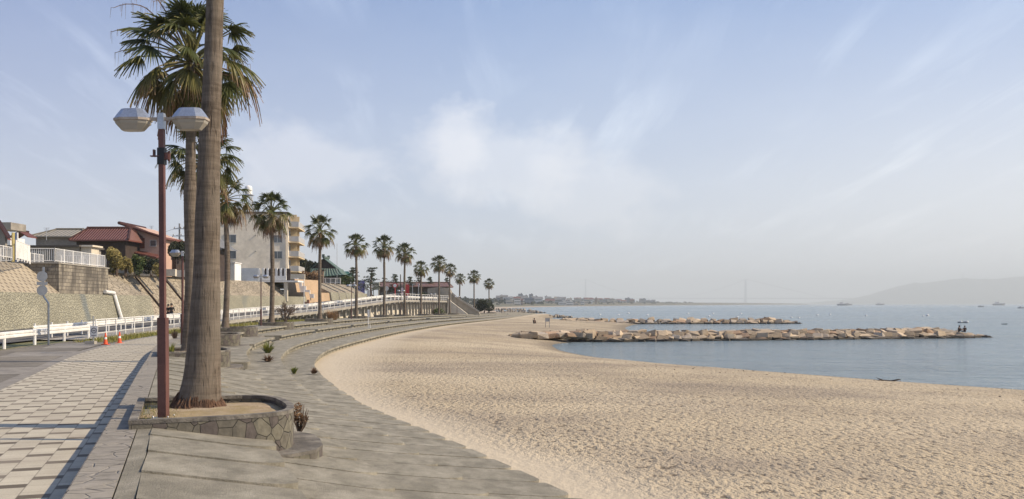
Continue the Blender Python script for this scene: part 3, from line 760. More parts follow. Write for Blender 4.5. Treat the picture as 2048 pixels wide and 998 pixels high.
# plateau
mb = MB(); ys = np.arange(10, 200, 4.0)
for a, b in zip(ys[:-1], ys[1:]):
    d_ = lambda y: 4.1
    pa, pb = wpt(a, 4.1, PL), wpt(b, 4.1, PL)
    if b <= 166: mb.quad((-700, pa[1], PL), pa, pb, (-700, pb[1], PL))
    else:
        k0 = PL - smoothstep(160, 178, a) * 2.4; k1 = PL - smoothstep(160, 178, b) * 2.4
        mb.quad((-700, pa[1], k0), (pa[0], pa[1], k0), (pb[0], pb[1], k1), (-700, pb[1], k1))
struct('hillside', mb, dirt)
mb = MB()
mb.prism([(-60, 196), (xa(RC[:, :2], 194) - 1, 194), (xa(RC[:, :2], 194) - 3, 204), (-60, 230)], -1, 2.2); struct('terrain', mb, dirt)

# concrete coping blocks along top of slope
mb = MB()
for (px0, px1, py, D) in ((232, 268, 549, 98), (268, 352, 553, 101), (352, 372, 560, 104)):
    a, b = P(px0, py, D), P(px1, py + 2, D); mb.box(((a.x + b.x) / 2, D, PL + .22), (b.x - a.x, 0.5, 0.75))
tag(mb.build('coping_wall', creamwall), 'low pale concrete coping wall along the top of the slope in front of the shrubs', 'wall')

# ================================================================ PALMS
def fan_leaf(mb, base, d, L, age, rr, nseg=24, droop=0.35, blade=0.62, spread=205):
    d = Vector(d).normalized(); up = Vector((0, 0, 1)); pts = []; p = Vector(base); v = d.copy(); n = 6
    for i in range(n + 1):                       # petiole
        pts.append(p.copy()); p = p + v * (L / n); v = (v + Vector((0, 0, -droop / n * 1.1))).normalized()
    mb.cur = min(1, 0.42 + age * 0.5); mb.tube(pts, [0.030 - 0.017 * i / n for i in range(n + 1)], 4, cap=False)
    ax = v; side = ax.cross(up)
    if side.length < 0.1: side = Vector((1, 0, 0))
    side.normalize(); nrm = side.cross(ax).normalized()
    tw = rr.uniform(-0.5, 0.5); side, nrm = side * math.cos(tw) + nrm * math.sin(tw), nrm * math.cos(tw) - side * math.sin(tw)
    c = pts[-1]
    for k in range(nseg):
        th = R(spread) * ((k + .5) / nseg - 0.5); bl = blade * (1.0 - 0.25 * abs(th) / 1.8) * rr.uniform(0.85, 1.1)
        dr = ax * math.cos(th) + side * math.sin(th) - nrm * 0.18 * abs(math.sin(th))
        pr = side * math.cos(th) - ax * math.sin(th)
        wd = R(spread) / nseg * 0.47
        q = c.copy(); last = None; g = rr.uniform(0.5, 1.3) * (0.22 + 1.5 * min(age, .6))
        for j, (r_, wf, ag) in enumerate(((0.03, .10, 0), (.42, .60, 0), (.72, .58, .05), (0.95, .30, .20), (1.2, .04, .45))):
            sag = max(0, r_ - 0.35) ** 1.5 * g * 1.2
            pos = c + dr * bl * r_ * (1 - 0.25 * max(0, r_ - .6) * g) + Vector((0, 0, -sag * bl)) 
            a = pos - pr * wd * bl * wf / 0.42 * .45 + nrm * 0.014 * (1 if k % 2 else -1); b = pos + pr * wd * bl * wf / 0.42 * .45 - nrm * 0.014 * (1 if k % 2 else -1)
            mb.cur = min(1, age + ag)
            i0 = len(mb.v); mb.v += [tuple(a), tuple(b)]; mb.at += [mb.cur] * 2
            if last is not None: mb.f.append([last, last + 1, i0 + 1, i0]); mb.uv.append(None); mb.mi.append(0)
            last = i0
    mb.cur = 0
def crown_mesh(seed, nl=44, pet=0.95, blade=0.62, nseg=22, dead=16, narrow=1.0):
    rr = random.Random(seed); g = MB(); sk = MB(); n = 0
    for i in range(nl):
        f = (i + 0.5) / nl; el = 88 - 132 * f ** 1.0 + rr.uniform(-9, 9); az = i * 137.5 + rr.uniform(-16, 16)
        d = (math.cos(R(az)) * math.cos(R(el)), math.sin(R(az)) * math.cos(R(el)), math.sin(R(el)))
        age = 0.04 + 0.36 * f ** 1.8 + rr.uniform(-.05, .14); 
        if f > .6 and rr.random() < .45: age += 0.28
        Lp = pet * (0.78 + 0.4 * math.sin(math.pi * min(1, f * 1.1))) * rr.uniform(.86, 1.14) * narrow
        fan_leaf(g, (d[0] * .12, d[1] * .12, 0.30 - 0.55 * f), d, Lp, age, rr, nseg, droop=0.15 + 0.6 * f, blade=blade * rr.uniform(.85, 1.12))
    for i in range(dead):
        az = i * 137.5 + rr.uniform(-25, 25); el = rr.uniform(-82, -68)
        d = (math.cos(R(az)) * math.cos(R(el)), math.sin(R(az)) * math.cos(R(el)), math.sin(R(el)))
        fan_leaf(sk, (d[0] * .35, d[1] * .35, -0.30 - 0.2 * rr.random()), d, pet * .30, rr.uniform(.82, 1.0), rr, 14, droop=.5, blade=blade * .62, spread=90)
    return g, sk
def trunk_mesh(H, r0, r1, seed, flare=0.0, bend=0.0, prof=None):
    rr = random.Random(seed); mb = MB(); pts = []; rad = []; n = 46 if H > 6 and prof else 22
    bx_, by_ = rr.uniform(-1, 1) * bend, rr.uniform(-1, 1) * bend * .5
    for i in range(n + 1):
        f = (i / n) ** (1.5 if prof else 1.3); z = H * f
        x = bx_ * math.sin(f * 3.3) ; y = by_ * math.sin(f * 2.6)
        if prof: x += float(np.interp(z, prof[0], prof[1])); r = float(np.interp(z, prof[0], prof[2])) * (1 + .018 * math.sin(z * 5.1) + .012 * rr.uniform(-1, 1))
        else:
            r = r1 + (r0 - r1) * (1 - f) ** .8 + flare * math.exp(-z / 0.35) + .008 * rr.uniform(-1, 1)
            r *= 1 + 0.09 * math.exp(-((f - .72) / .12) ** 2)
        pts.append((x, y, z)); rad.append(r)
    mb.tube(pts, rad, 28 if prof else 14); return mb, pts[-1]
protos = []
for k in range(4):
    g, sk = crown_mesh(100 + k, nl=48, pet=0.98, blade=0.62, nseg=22, dead=12)
    protos.append((g.mesh('crown', leafm), sk.mesh('dead_skirt', leafm)))
g, sk = crown_mesh(50, nl=58, pet=1.06, blade=0.70, nseg=30, dead=14); big = (g.mesh('crown', leafm), sk.mesh('dead_skirt', leafm))
TOPY = [None, 20, 318, 398, 425, 462, 490, 493, 505, 537, 527, 540, 557, 553, 567]   # photo row of each crown's centre
SC_ = [1.25, 1.14, 1.0, .90, .92, .87, .82, .86, .90, .79, .92, .80, .70, .92, .80]
LAB = ['nearest palm, its thick trunk rising out of the frame beside the street lamp', 'second palm, large crown of fan leaves behind the near trunk',
 'palm whose crown is half hidden behind the near trunk', 'palm in front of the left side of the apartment block', 'palm in front of the right side of the apartment block',
 'palm just right of the apartment block, in front of the temple', 'palm standing right of the temple roof, by the white post sign', 'tall palm in front of the dark pines, next left of the round red post sign',
 'palm in front of the red banner', 'short palm, lowest crown of the middle three', 'tallest palm of the middle three, above the beige abutment', 'palm close behind the tallest of the middle three',
 'small palm fourth from the far end above the ramp wall', 'palm second from the far end', 'last palm at the far end of the row beside the round dark bush']
LAB[12] = 'slim palm third from the far end, right of the sloping ramp wall'
for i, ((px, D), (x, y)) in enumerate(zip(PALMS, PXY)):
    zb = ztop(y)
    if i == 0: Hc = 10.6
    elif i == 1: Hc = Z(118, D) - zb
    else: Hc = Z(TOPY[i], D) - zb
    t = thing('palm_tree', LAB[i], 'palm tree', (x, y, zb), 0, 'palms along the promenade')
    sc = SC_[i]
    if i == 0:
        # silhouette read from the photo: height, centre shift, radius
        yy = [822, 800, 770, 740, 700, 640, 560, 500, 400, 300, 200, 100, 0]
        cxs = [396, 399, 403, 405, 407.5, 410, 413, 414, 416, 418.5, 423, 427, 430]; wds = [98, 84, 74, 70, 66, 59, 53, 50, 46.5, 43, 38, 35.5, 34]
        zs = [HC - (v - HY) / F * D for v in yy]; zs[0] = 0.0
        prof = (zs + [Hc], [X(c, D) - x for c in cxs] + [0.42], [w_ / 2 / F * D for w_ in wds] + [0.13])
        mbt, tp = trunk_mesh(Hc - .2, .3, .15, 1, prof=prof)
        mbt.build('trunk', trunkm, t, smooth=True)
        mb = MB()                                 # ragged rootstock around the foot
        rr = random.Random(5)
        for ring, (ro, zt_) in enumerate(((.385, .20), (.405, .12), (.43, .06))):
            N = 74
            for k in range(N):
                a = 2 * math.pi * k / N + ring * .03; h = zt_ * rr.uniform(.65, 1.3); r1_ = ro - .06 - h * .16
                xo = X(396, D) - x
                w_ = .022 * rr.uniform(.6, 1.3)
                mb.tube([(xo + (ro + rr.uniform(0, .05)) * math.cos(a), (ro + .02) * math.sin(a), -.04), (xo + (ro - .03) * math.cos(a), (ro - .03) * math.sin(a), h * .5), (xo + r1_ * math.cos(a + .02), r1_ * math.sin(a + .02), h)], [w_, w_ * .75, w_ * .25], 5)
        mb.build('root_boss', rootm, t)
    elif i == 1:
        yy = [706, 690, 640, 590, 540, 500, 460, 420, 380, 330, 280, 240]; cxs = [377, 377, 379, 381, 381.5, 381, 380.5, 380, 380.5, 381, 381.5, 382]; wds = [34, 26, 24, 23, 22, 21.5, 23, 24.5, 24, 20, 19, 19]
        zs = [HC - (v - HY) / F * D for v in yy]; zs[0] = 0
        prof = (zs + [Hc], [X(c, D) - x for c in cxs] + [X(384, D) - x], [w_ / 2 / F * D for w_ in wds] + [.15])
        mbt, tp = trunk_mesh(Hc - .2, .3, .15, 2, prof=prof); mbt.build('trunk', trunkm, t, smooth=True)
    else:
        mbt, tp = trunk_mesh(Hc - .15, .19 if i < 5 else .175, .105, 20 + i, flare=.12, bend=.14 if i < 8 else .1)
        mbt.build('trunk', trunkm, t, smooth=True)
    cm = big if i < 2 else protos[i % 4]
    for me, nm in zip(cm, ('crown', 'dead_skirt')):
        o = bpy.data.objects.new(nm, me); COL.objects.link(o); o.parent = t; o.location = (tp[0], tp[1], tp[2] + .1)
        o.rotation_euler = (0, 0, i * 1.3 + (2.2 if i == 1 else 0)); zsq = 1.12 if i in (4, 5, 7) else 1.05
        o.scale = (sc, sc, sc * zsq)
    if i == 1:                                    # long dead flower stalks
        mb = MB(); rr = random.Random(9)
        for (dx, dz, curl) in ((-2.5, 1.25, .5), (-2.2, 1.9, .6), (-1.7, 2.3, .4), (-2.4, .6, .5), (2.2, -.4, .6), (-1.0, 2.0, .3), (2.0, .3, .7)):
            pts = []; yo = rr.uniform(-.9, .3)
            for q in range(13):
                f = q / 12; pts.append((tp[0] + dx * f, tp[1] + yo * f, tp[2] + dz * math.sin(f * 1.75) * 1.05 - curl * max(0, f - .6) * 1.5))
            mb.cur = .78; mb.tube(pts, [.024 - .017 * q / 12 for q in range(13)], 4)
            for q in range(5, 13):
                for w__ in range(2):
                    b0 = Vector(pts[q]); l = rr.uniform(.2, .55); v = Vector((rr.uniform(-.3, .3) + .15 * np.sign(dx), rr.uniform(-.2, .2), -1)).normalized()
                    mb.tube([b0, b0 + Vector((v.x * l * .7, v.y * l, .02)), b0 + v * l], [.008, .006, .003], 3)
        mb.cur = 0; mb.build('flower_stalk', leafm, t)

# ================================================================ PLANTERS
PO = [(-.89, -2.36), (.3, -2.27), (.86, -2.12), (1.12, -1.92), (1.25, -1.62), (1.31, -1.1), (1.29, -.56), (1.22, .15), (1.02, .5), (.6, .68), (-.89, .72)]
def inset(poly, k):
    out = []; n = len(poly)
    for i in range(n):
        a, b, c = Vector(poly[i - 1]), Vector(poly[i]), Vector(poly[(i + 1) % n]); e1 = (b - a).normalized(); e2 = (c - b).normalized()
        n1 = Vector((-e1.y, e1.x)); n2 = Vector((-e2.y, e2.x)); m_ = (n1 + n2); m_ = m_ / max(.35, m_.length_squared) * 2 if m_.length > 0 else n1
        out.append(tuple(b + m_ * k * 1.0 * .5 * 2 / 2))
    return out
def ringwall(mb, outer, inner, z0, z1, zf=None):
    n = len(outer); zt = [z1] * n
    vs = [(*p, z0) for p in outer] + [(*p, z1) for p in outer] + [(*p, z1) for p in inner] + [(*p, z0) for p in inner]; fs = []
    for i in range(n):
        j = (i + 1) % n; fs += [(i, j, n + j, n + i), (n + i, n + j, 2 * n + j, 2 * n + i), (2 * n + i, 2 * n + j, 3 * n + j, 3 * n + i)]
    mb.add(vs, fs)
def round_poly(poly, it=2, keep=()):
    for _ in range(it):
        out = []
        n = len(poly)
        for i in range(n):
            a, b = Vector(poly[i]), Vector(poly[(i + 1) % n]); out += [tuple(a * .75 + b * .25), tuple(a * .25 + b * .75)]
        poly = out
    return poly
def make_planter():
    t = thing('planter', '', 'planter')
    nose = round_poly(PO[1:-1] , 1); outer = [PO[0]] + [p for p in round_poly(PO, 1) if p[0] > -.6] + [PO[-1]]
    inner = inset(outer, .17)
    mb = MB(); ringwall(mb, outer, inner, -.75, .06); mb.build('wall', crazy, t)
    mb = MB(); ringwall(mb, inset(outer, -.012), inset(outer, .20), .062, .115); mb.build('coping', capstone, t)
    mb = MB(); ins = inset(outer, .18); c = (.1, -.8); n = len(ins)
    rr = random.Random(2); rings = []
    for f in (1, .75, .5, .25): rings.append([(c[0] + (p[0] - c[0]) * f, c[1] + (p[1] - c[1]) * f, .0 + .05 * (1 - f) + rr.uniform(-.012, .012)) for p in ins])
    vs = [q for r_ in rings for q in r_] + [(*c, .06)]; fs = []
    for i in range(3):
        for k in range(n): a = i * n + k; b = i * n + (k + 1) % n; fs.append((a, b, b + n, a + n))
    for k in range(n): fs.append((3 * n + k, 3 * n + (k + 1) % n, 4 * n))
    mb.add(vs, fs); mb.build('soil', soil, t, smooth=True)
    seat = [(.85, -2.42), (1.15, -2.33), (1.5, -2.05), (1.66, -1.6), (1.70, -1.0), (1.68, -.5), (1.5, -.1), (1.2, .1), (1.2, -1.6), (.8, -2.1)]
    mb = MB(); mb.prism(seat, -1.1, -.475); mb.build('seat', crazy, t)
    mb = MB(); mb.prism(inset(seat, -.01), -.473, -.425); mb.build('seat_top', capstone, t)
    return t
base_pl = make_planter()
PLAB = ['curved stone faced planter around the nearest palm, filled with pale soil', 'stone planter of the second palm, its round end seen right of the near trunk', 'stone planter of the palm hidden behind the near trunk',
 'stone planter in front of the left apartment palm', 'stone planter in front of the right apartment palm', 'stone planter at the palm right of the apartment block', 'stone planter at the palm beside the white post sign',
 'stone planter below the palm in front of the dark pines', 'stone planter below the palm in front of the red banner', 'stone planter below the short middle palm', 'stone planter below the tallest middle palm',
 'stone planter below the palm close behind the tallest middle one', 'stone planter third from the far end', 'stone planter second from the far end', 'stone planter at the last palm']
for i, ((x, y), lab) in enumerate(zip(PXY, PLAB)):
    # angle from local u axis (1,0) to the seaward normal at the palm
    n, tt = Kn(s_at(y)); ang = math.atan2(n[1], n[0])
    k = Kp(s_at(y)); u_off = (np.array([x, y]) - k) @ n
    if i == 0: px_, py_ = x, y
    else: px_, py_ = x, y
    if i == 0: o = base_pl; o.location = (px_, py_, 0); o.rotation_euler = (0, 0, ang); o['label'] = lab
    else:
        shift = n * (1.15 + (.6 if y > 40 else 0) - u_off)
        o = copy_tree(base_pl, (px_ + shift[0], py_ + shift[1], ztop(y) + (0.14 if y > 40 else 0.03)), ang, lab)
        if y > 60:
            for ch in o.children:
                if ch.name.startswith('seat'): ch.hide_render = False
    o['group'] = 'stone planters along the steps'
    print('planter', i, round(float(u_off), 2))

# ================================================================ STREET LAMPS
def octa(cx_, cy_, lx, ly, z, ch):
    lx *= 1.0; ly *= .72
    return [(cx_ - lx + ch * lx, cy_ - ly, z), (cx_ + lx - ch * lx, cy_ - ly, z), (cx_ + lx, cy_ - ly + ch * ly, z), (cx_ + lx, cy_ + ly - ch * ly, z), (cx_ + lx - ch * lx, cy_ + ly, z), (cx_ - lx + ch * lx, cy_ + ly, z), (cx_ - lx, cy_ + ly - ch * ly, z), (cx_ - lx, cy_ - ly + ch * ly, z)]
def loft(mb, rings):
    n = len(rings[0]); vs = [p for r_ in rings for p in r_]; fs = []
    for i in range(len(rings) - 1):
        for k in range(n): a = i * n + k; b = i * n + (k + 1) % n; fs.append((a, b, b + n, a + n))
    fs += [tuple(range(n))[::-1], tuple(range((len(rings) - 1) * n, len(rings) * n))]; mb.add(vs, fs)
def make_lamp(H=4.37):
    t = thing('street_lamp', '', 'street lamp')
    mb = MB(); mb.box((0, 0, .68), (.118, .118, 1.36 + .1)); mb.build('base_sleeve', postred, t)
    mb = MB(); mb.box((0, 0, .01), (.26, .26, .024)); [mb.lathe([(.014, 0), (.014, .022), (.008, .03)], (sx_ * .105, sy_ * .105, .02), 6) for sx_ in (-1, 1) for sy_ in (-1, 1)]; mb.build('base_plate', galv, t)
    mb = MB(); mb.box((.0, -.060, .62), (.085, .006, .26)); mb.build('access_door', postred, t)
    mb = MB(); mb.box((0, 0, (1.40 + H - .33) / 2), (.072, .072, H - .33 - 1.40)); mb.build('post', postred, t)
    mb = MB(); mb.box((0, 0, H - .235), (.088, .088, .20)); mb.box((0, 0, H - .15), (.078, .078, .08)); mb.build('post_cap', hoodm, t)
    mb = MB(); mb.box((0, 0, H - .19), (.36, .035, .045)); mb.build('arm', ringm, t)
    for s in (-1, 1):
        cx_ = s * .405; z = H - .235
        h = MB(); loft(h, [octa(cx_, 0, .234, .203, z + .052, .44), octa(cx_, 0, .193, .164, z + .118, .44), octa(cx_, 0, .145, .12, z + .185, .44)]); hood = h.build('lamp_hood', hoodm, t)
        h = MB(); loft(h, [octa(cx_, 0, .232, .2, z + .012, .44), octa(cx_, 0, .243, .212, z + .020, .44), octa(cx_, 0, .243, .212, z + .051, .44)]); h.build('rim', ringm, t)
        h = MB(); loft(h, [octa(cx_, 0, .140, .115, z - .115, .44), octa(cx_, 0, .216, .183, z - .025, .44), octa(cx_, 0, .229, .197, z + .011, .44)]); h.build('diffuser', diffm, t)
    return t
def add_clamp(t):
    mb = MB(); mb.box((0, 0, 3.66), (.098, .098, .23)); mb.build('clamp_band', blackm, t)
    mb = MB(); mb.box((-.10, -.02, 3.70), (.022, .05, .10)); mb.box((-.085, -.02, 3.66), (.13, .06, .014)); mb.build('bracket', postred, t); mb = MB(); mb.box((.075, 0, 3.66), (.05, .07, .09)); mb.box((.10, 0, 3.66), (.03, .03, .14)); mb.build('bracket', postred, t)
near_lamp = make_lamp()
LL = [(327, 838, 'nearest maroon street lamp with two angular lamp heads in the planter', 4.37), (365, 688, 'maroon street lamp with twin heads just left of the second palm trunk', 4.3),
      (522, 653, 'street lamp in front of the apartment terrace, between two palms', 4.3), (703, 640, 'street lamp just left of the palm beside the temple', 4.3), (802, 633, 'slim street lamp left of the palm before the red banner', 4.3),
      (866, 629.5, 'street lamp between two middle palms, before the beige abutment', 4.3), (914, 627, 'farthest street lamp, beside the sloping ramp wall', 4.3)]
DL = [12.9, 36, 67, 100, 131, 160, 190]
for i, ((px, py, lab, H), D) in enumerate(zip(LL, DL)):
    loc = (X(px, D), D, ztop(D) + (0.0 if i == 0 else 0.0))
    if i == 0: o = near_lamp; o.location = loc; o['label'] = lab
    else: o = copy_tree(near_lamp, loc, 0.0 if i != 1 else R(-20), lab, scale=.86)
    o['group'] = 'twin headed maroon street lamps'
near_lamp.rotation_euler = (0, R(-.35), R(-2))
add_clamp(near_lamp)

# ================================================================ HILLTOP HOUSES
def Wpx(px, d, y0=20, y1=166):
    best = None
    for y in np.arange(y0, y1, 0.25):
        p = wpt(y, d, 0); e = abs(1024 + F * p[0] / p[1] - px)
        if best is None or e < best[0]: best = (e, p, y)
    return best[1], best[2]
def win(parent, x, z, w_, h, y, face='f', n=2):
    f = MB(); g = MB()
    def bx_(m_, cx_, cz, a, b, t, o_):
        if face == 'f': m_.box((cx_, y - o_, cz), (a, t, b))
        else: m_.box((y + o_, cx_, cz), (t, a, b))
    bx_(f, x, z + h / 2, w_ + .1, .06, .09, .02); bx_(f, x, z - h / 2, w_ + .14, .07, .14, .04)
    for k in range(n + 1): bx_(f, x - w_ / 2 + w_ * k / n, z, .06, h, .08, .02)
    o = f.build('window', alum, parent); bx_(g, x, z, w_, h, .03, .004); g.build('pane', glassm, o)
def roof_gable(mb, cx_, cy_, w_, d_, z, h, ov=.5, along='x', th=.12):
    hw, hd = w_ / 2 + ov, d_ / 2 + ov
    if along == 'x': L, A = hw, hd; pt = lambda a, b, zz: (cx_ + a, cy_ + b, zz)
    else: L, A = hd, hw; pt = lambda a, b, zz: (cx_ + b, cy_ + a, zz)
    sl = math.hypot(A, h)
    for sgn in (-1, 1):
        q = [pt(-L, sgn * A, z), pt(L, sgn * A, z), pt(L, 0, z + h), pt(-L, 0, z + h)]
        mb.add(q, [(0, 1, 2, 3)], [[(0, 0), (2 * L, 0), (2 * L, sl), (0, sl)]])
        lo = [(a, b, c - th) for a, b, c in q]
        mb.add(lo, [(3, 2, 1, 0)], [[(0, 0)] * 4]); mb.add([q[0], q[1], lo[1], lo[0]], [(0, 1, 2, 3)], [[(0, 0)] * 4])
        for i, j in ((1, 2), (3, 0)): mb.add([q[i], q[j], lo[j], lo[i]], [(0, 1, 2, 3)], [[(0, 0)] * 4])
    mb.tube([pt(-L - .1, 0, z + h + .05), pt(L + .1, 0, z + h + .05)], .13, 6)
def roof_hip(mb, cx_, cy_, w_, d_, z, h, ov=.6, ridge=.5):
    hw, hd = w_ / 2 + ov, d_ / 2 + ov; r = hw * ridge
    c = [(cx_ - hw, cy_ - hd, z), (cx_ + hw, cy_ - hd, z), (cx_ + hw, cy_ + hd, z), (cx_ - hw, cy_ + hd, z)]; a, b = (cx_ - r, cy_, z + h), (cx_ + r, cy_, z + h)
    s1 = math.hypot(hd, h); s2 = math.hypot(hw - r, h)
    mb.add([c[0], c[1], b, a], [(0, 1, 2, 3)], [[(-hw, 0), (hw, 0), (r, s1), (-r, s1)]])
    mb.add([c[2], c[3], a, b], [(0, 1, 2, 3)], [[(-hw, 0), (hw, 0), (r, s1), (-r, s1)]])
    mb.add([c[1], c[2], b], [(0, 1, 2)], [[(-hd, 0), (hd, 0), (0, s2)]]); mb.add([c[3], c[0], a], [(0, 1, 2)], [[(-hd, 0), (hd, 0), (0, s2)]])
    lo = [(x, y, zz - .14) for x, y, zz in c]
    for i in range(4): j = (i + 1) % 4; mb.add([lo[i], lo[j], c[j], c[i]], [(0, 1, 2, 3)], [[(0, 0)] * 4])
    mb.add(lo[::-1], [(0, 1, 2, 3)], [[(0, 0)] * 4])
    mb.tube([(a[0] - .15, a[1], a[2] + .06), (b[0] + .15, b[1], b[2] + .06)], .14, 6)
    for e, k in ((a, 0), (b, 1), (b, 2), (a, 3)): mb.tube([Vector(c[k]) + Vector((0, 0, .05)), Vector(e) + Vector((0, 0, .06))], .10, 5)

# flat roofed building
D0 = 86.0; t = thing('flat_roofed_building', 'long low grey building with flat roof behind the white railing', 'building', (X(158, D0), D0, PL))
mb = MB(); mb.box((-6.2, 2.3, 1.0), (12.4, 4.6, 2.2)); mb.build('wall', greywall, t)
mb = MB(); mb.slab_xz([(-13.2, 2.1), (.25, 2.1), (.25, 2.26), (-13.2, 2.2)], -.5, 4.8); mb.build('roof', mat('roof_felt', (.10, .088, .075), (.07, .06, .052), 1), t)
mb = MB(); mb.box((.56, 1.0, 1.02), (1.0, 1.6, 2.24)); mb.box((.58, .95, 2.2), (1.5, 2.2, .16)); mb.build('entrance_block', creamwall, t)
win(t, -4.0, 1.2, 1.4, .9, 0.0); win(t, -9.0, 1.2, 1.4, .9, 0.0)
# big red roofed house
D0 = 104.0; x0, x1 = X(160, D0), X(258, D0); cx_ = (x0 + x1) / 2
t = thing('tiled_house', 'large dark timber house with a broad red tiled hip roof behind yellow shrubs', 'house', (cx_ - .4, D0 + 2.2, PL))
W_ = x1 - x0
mb = MB(); mb.box((0, 0, 1.95), (W_, 4.4, 4.1)); mb.build('wall', darkwood, t)
ze = Z(480, D0) - PL; mb = MB(); roof_hip(mb, 0, 0, W_, 4.4, ze, Z(455, D0 + 2) - Z(479, D0), .6, .72); mb.build('roof', redroof, t)
for k in range(3): win(t, -1.8 + 1.8 * k, 1.3, 1.2, 1.1, -2.2)
t = thing('tiled_house', 'pink walled two storey wing with stepped red gable roofs beside the dark timber house', 'house', (X(291, 108), 108 + 3, PL))
mb = MB(); mb.box((0, 0, 2.3), (3.6, 6, 4.9)); mb.slab_xz([(-1.8, 4.7), (1.8, 4.7), (-1.2, 5.9)], -2.98, 2.98); mb.build('wall', pinkwall, t)
mb = MB(); z0 = Z(478, 108) - PL
q = [(-2.7, -3.7, 6.15), (2.3, -3.7, 4.55), (2.3, 3.7, 4.55), (-2.7, 3.7, 6.15)]
mb.add(q, [(0, 1, 2, 3)], [[(0, 5), (0, 0), (7, 0), (7, 5)]]); lo = [(a, b, c - .16) for a, b, c in q]; mb.add(lo, [(3, 2, 1, 0)], [[(0, 0)] * 4])
for i in range(4): j = (i + 1) % 4; mb.add([lo[i], lo[j], q[j], q[i]], [(0, 1, 2, 3)], [[(0, 0)] * 4])
mb.tube([(-2.75, -3.8, 6.2), (-2.75, 3.8, 6.2)], .2, 6); mb.tube([(-2.7, -3.75, 6.15), (2.35, -3.75, 4.55)], .13, 5); mb.build('roof', redroof, t)
mb = MB(); q = [(-2.2, -4.6, 3.1), (1.9, -4.6, 2.2), (1.9, -2.9, 2.5), (-2.2, -2.9, 3.4)]
mb.add(q, [(0, 1, 2, 3)], [[(0, 4), (0, 0), (2, 0), (2, 4)]]); lo = [(a, b, c - .12) for a, b, c in q]; mb.add(lo, [(3, 2, 1, 0)], [[(0, 0)] * 4])
for i in range(4): j = (i + 1) % 4; mb.add([lo[i], lo[j], q[j], q[i]], [(0, 1, 2, 3)], [[(0, 0)] * 4])
mb.build('lower_roof', redroof, t)
mb = MB(); mb.box((-.9, -3.03, 3.9), (1.6, .1, 1.2)); mb.build('shutter', mat('red_shutter', (.17, .05, .035)), t)
win(t, .9, 3.9, .7, .7, -3.0, n=1); win(t, -.6, 1.3, 1.4, 1.0, -3.0)
t = thing('tiled_house', 'house with pale tan ridged roof behind the flat roofed building', 'house', (X(140, 118), 118, PL))
mb = MB(); mb.box((0, 0, 2.5), (5.6, 6, 5.4)); mb.build('wall', greywall, t); mb = MB(); roof_hip(mb, 0, 0, 5.6, 6, Z(476, 118) - PL, Z(459, 118) - Z(476, 118), .5, .5); mb.build('roof', tanroof, t)
t = thing('tiled_house', 'grey gabled house end with red roof at the left edge', 'house', (X(-8, 84), 88, PL))
mb = MB(); zr, ze = Z(438, 84) - PL, Z(470, 84) - PL
mb.slab_xz([(-2.2, 0), (.45, 0), (.45, ze), (-.2, zr - .1), (-2.2, ze)], -3.3, -2.95); mb.build('wall', greywall, t)
mb = MB()
for (a, b) in (((.85, ze - .2), (-.2, zr)), ((-.2, zr), (-2.8, ze - .35))):
    mb.add([(a[0], -3.6, a[1]), (a[0], -2.9, a[1]), (b[0], -2.9, b[1]), (b[0], -3.6, b[1])], [(0, 1, 2, 3)], [[(0, 0), (7, 0), (7, 2.5), (0, 2.5)]])
    mb.add([(a[0], -3.6, a[1]), (b[0], -3.6, b[1]), (b[0], -3.6, b[1] - .22), (a[0], -3.6, a[1] - .22)], [(0, 1, 2, 3)], [[(0, 0)] * 4])
    mb.add([(a[0], -3.6, a[1] - .22), (b[0], -3.6, b[1] - .22), (b[0], -2.9, b[1] - .22), (a[0], -2.9, a[1] - .22)], [(0, 1, 2, 3)], [[(0, 0)] * 4])
mb.build('roof', redroof, t)
t = thing('white_house', 'small cream white building with a grey cap behind the left gable', 'house', (X(22, 104), 104, PL))
mb = MB(); mb.box((0, 0, 2.0), (1.5, 3, 4.4)); mb.build('wall', whitewall, t); mb = MB(); mb.box((0, 0, Z(447, 104) - PL - .4), (1.7, 3.2, .8)); mb.build('roof_tank', greywall, t); win(t, 0, 3.6, .6, .5, -1.5, n=1)
t = thing('tiled_house', 'low red roof slope peeking over the left end of the flat roofed building', 'house', (X(40, 112), 112, PL))
mb = MB(); mb.box((.4, 0, 1.6), (1.5, 1.5, 3.4)); mb.build('wall', pinkwall, t); mb = MB(); roof_gable(mb, .4, 0, 1.6, 1.6, Z(474, 112) - PL, Z(463, 112) - Z(474, 112), .3, 'y'); mb.build('roof', redroof, t)
t = thing('tiled_house', 'dark house with grey roofs half hidden behind the second palm trunk', 'house', (X(385, 118), 121, PL))
mb = MB(); mb.box((0, 0, 1.9), (6.0, 6, 4.2)); mb.slab_xz([(-3, 3.95), (3, 3.95), (1.6, 5.3)], -2.98, 2.98); mb.build('wall', darkwood, t)
mb = MB(); q = [(-3.9, -3.6, 3.55), (1.6, -3.6, 5.5), (1.6, 3.6, 5.5), (-3.9, 3.6, 3.55)]; mb.add(q, [(0, 1, 2, 3)], [[(0, 0), (0, 5), (7, 5), (7, 0)]]); q2 = [(1.6, -3.6, 5.5), (3.9, -3.6, 3.9), (3.9, 3.6, 3.9), (1.6, 3.6, 5.5)]; mb.add(q2, [(0, 1, 2, 3)], [[(0, 5), (0, 0), (7, 0), (7, 5)]])
for qq in (q, q2): mb.add([qq[0], qq[1], (qq[1][0], qq[1][1], qq[1][2] - .25), (qq[0][0], qq[0][1], qq[0][2] - .25)], [(0, 1, 2, 3)], [[(0, 0)] * 4])
mb.build('roof', greyroof, t); win(t, -1.2, 1.2, 1.4, 1.1, -3.0)
t = thing('garden_house', 'small dark hut with grey ribbed roof left of the second street lamp', 'shed', (X(337, 112), 113, PL))
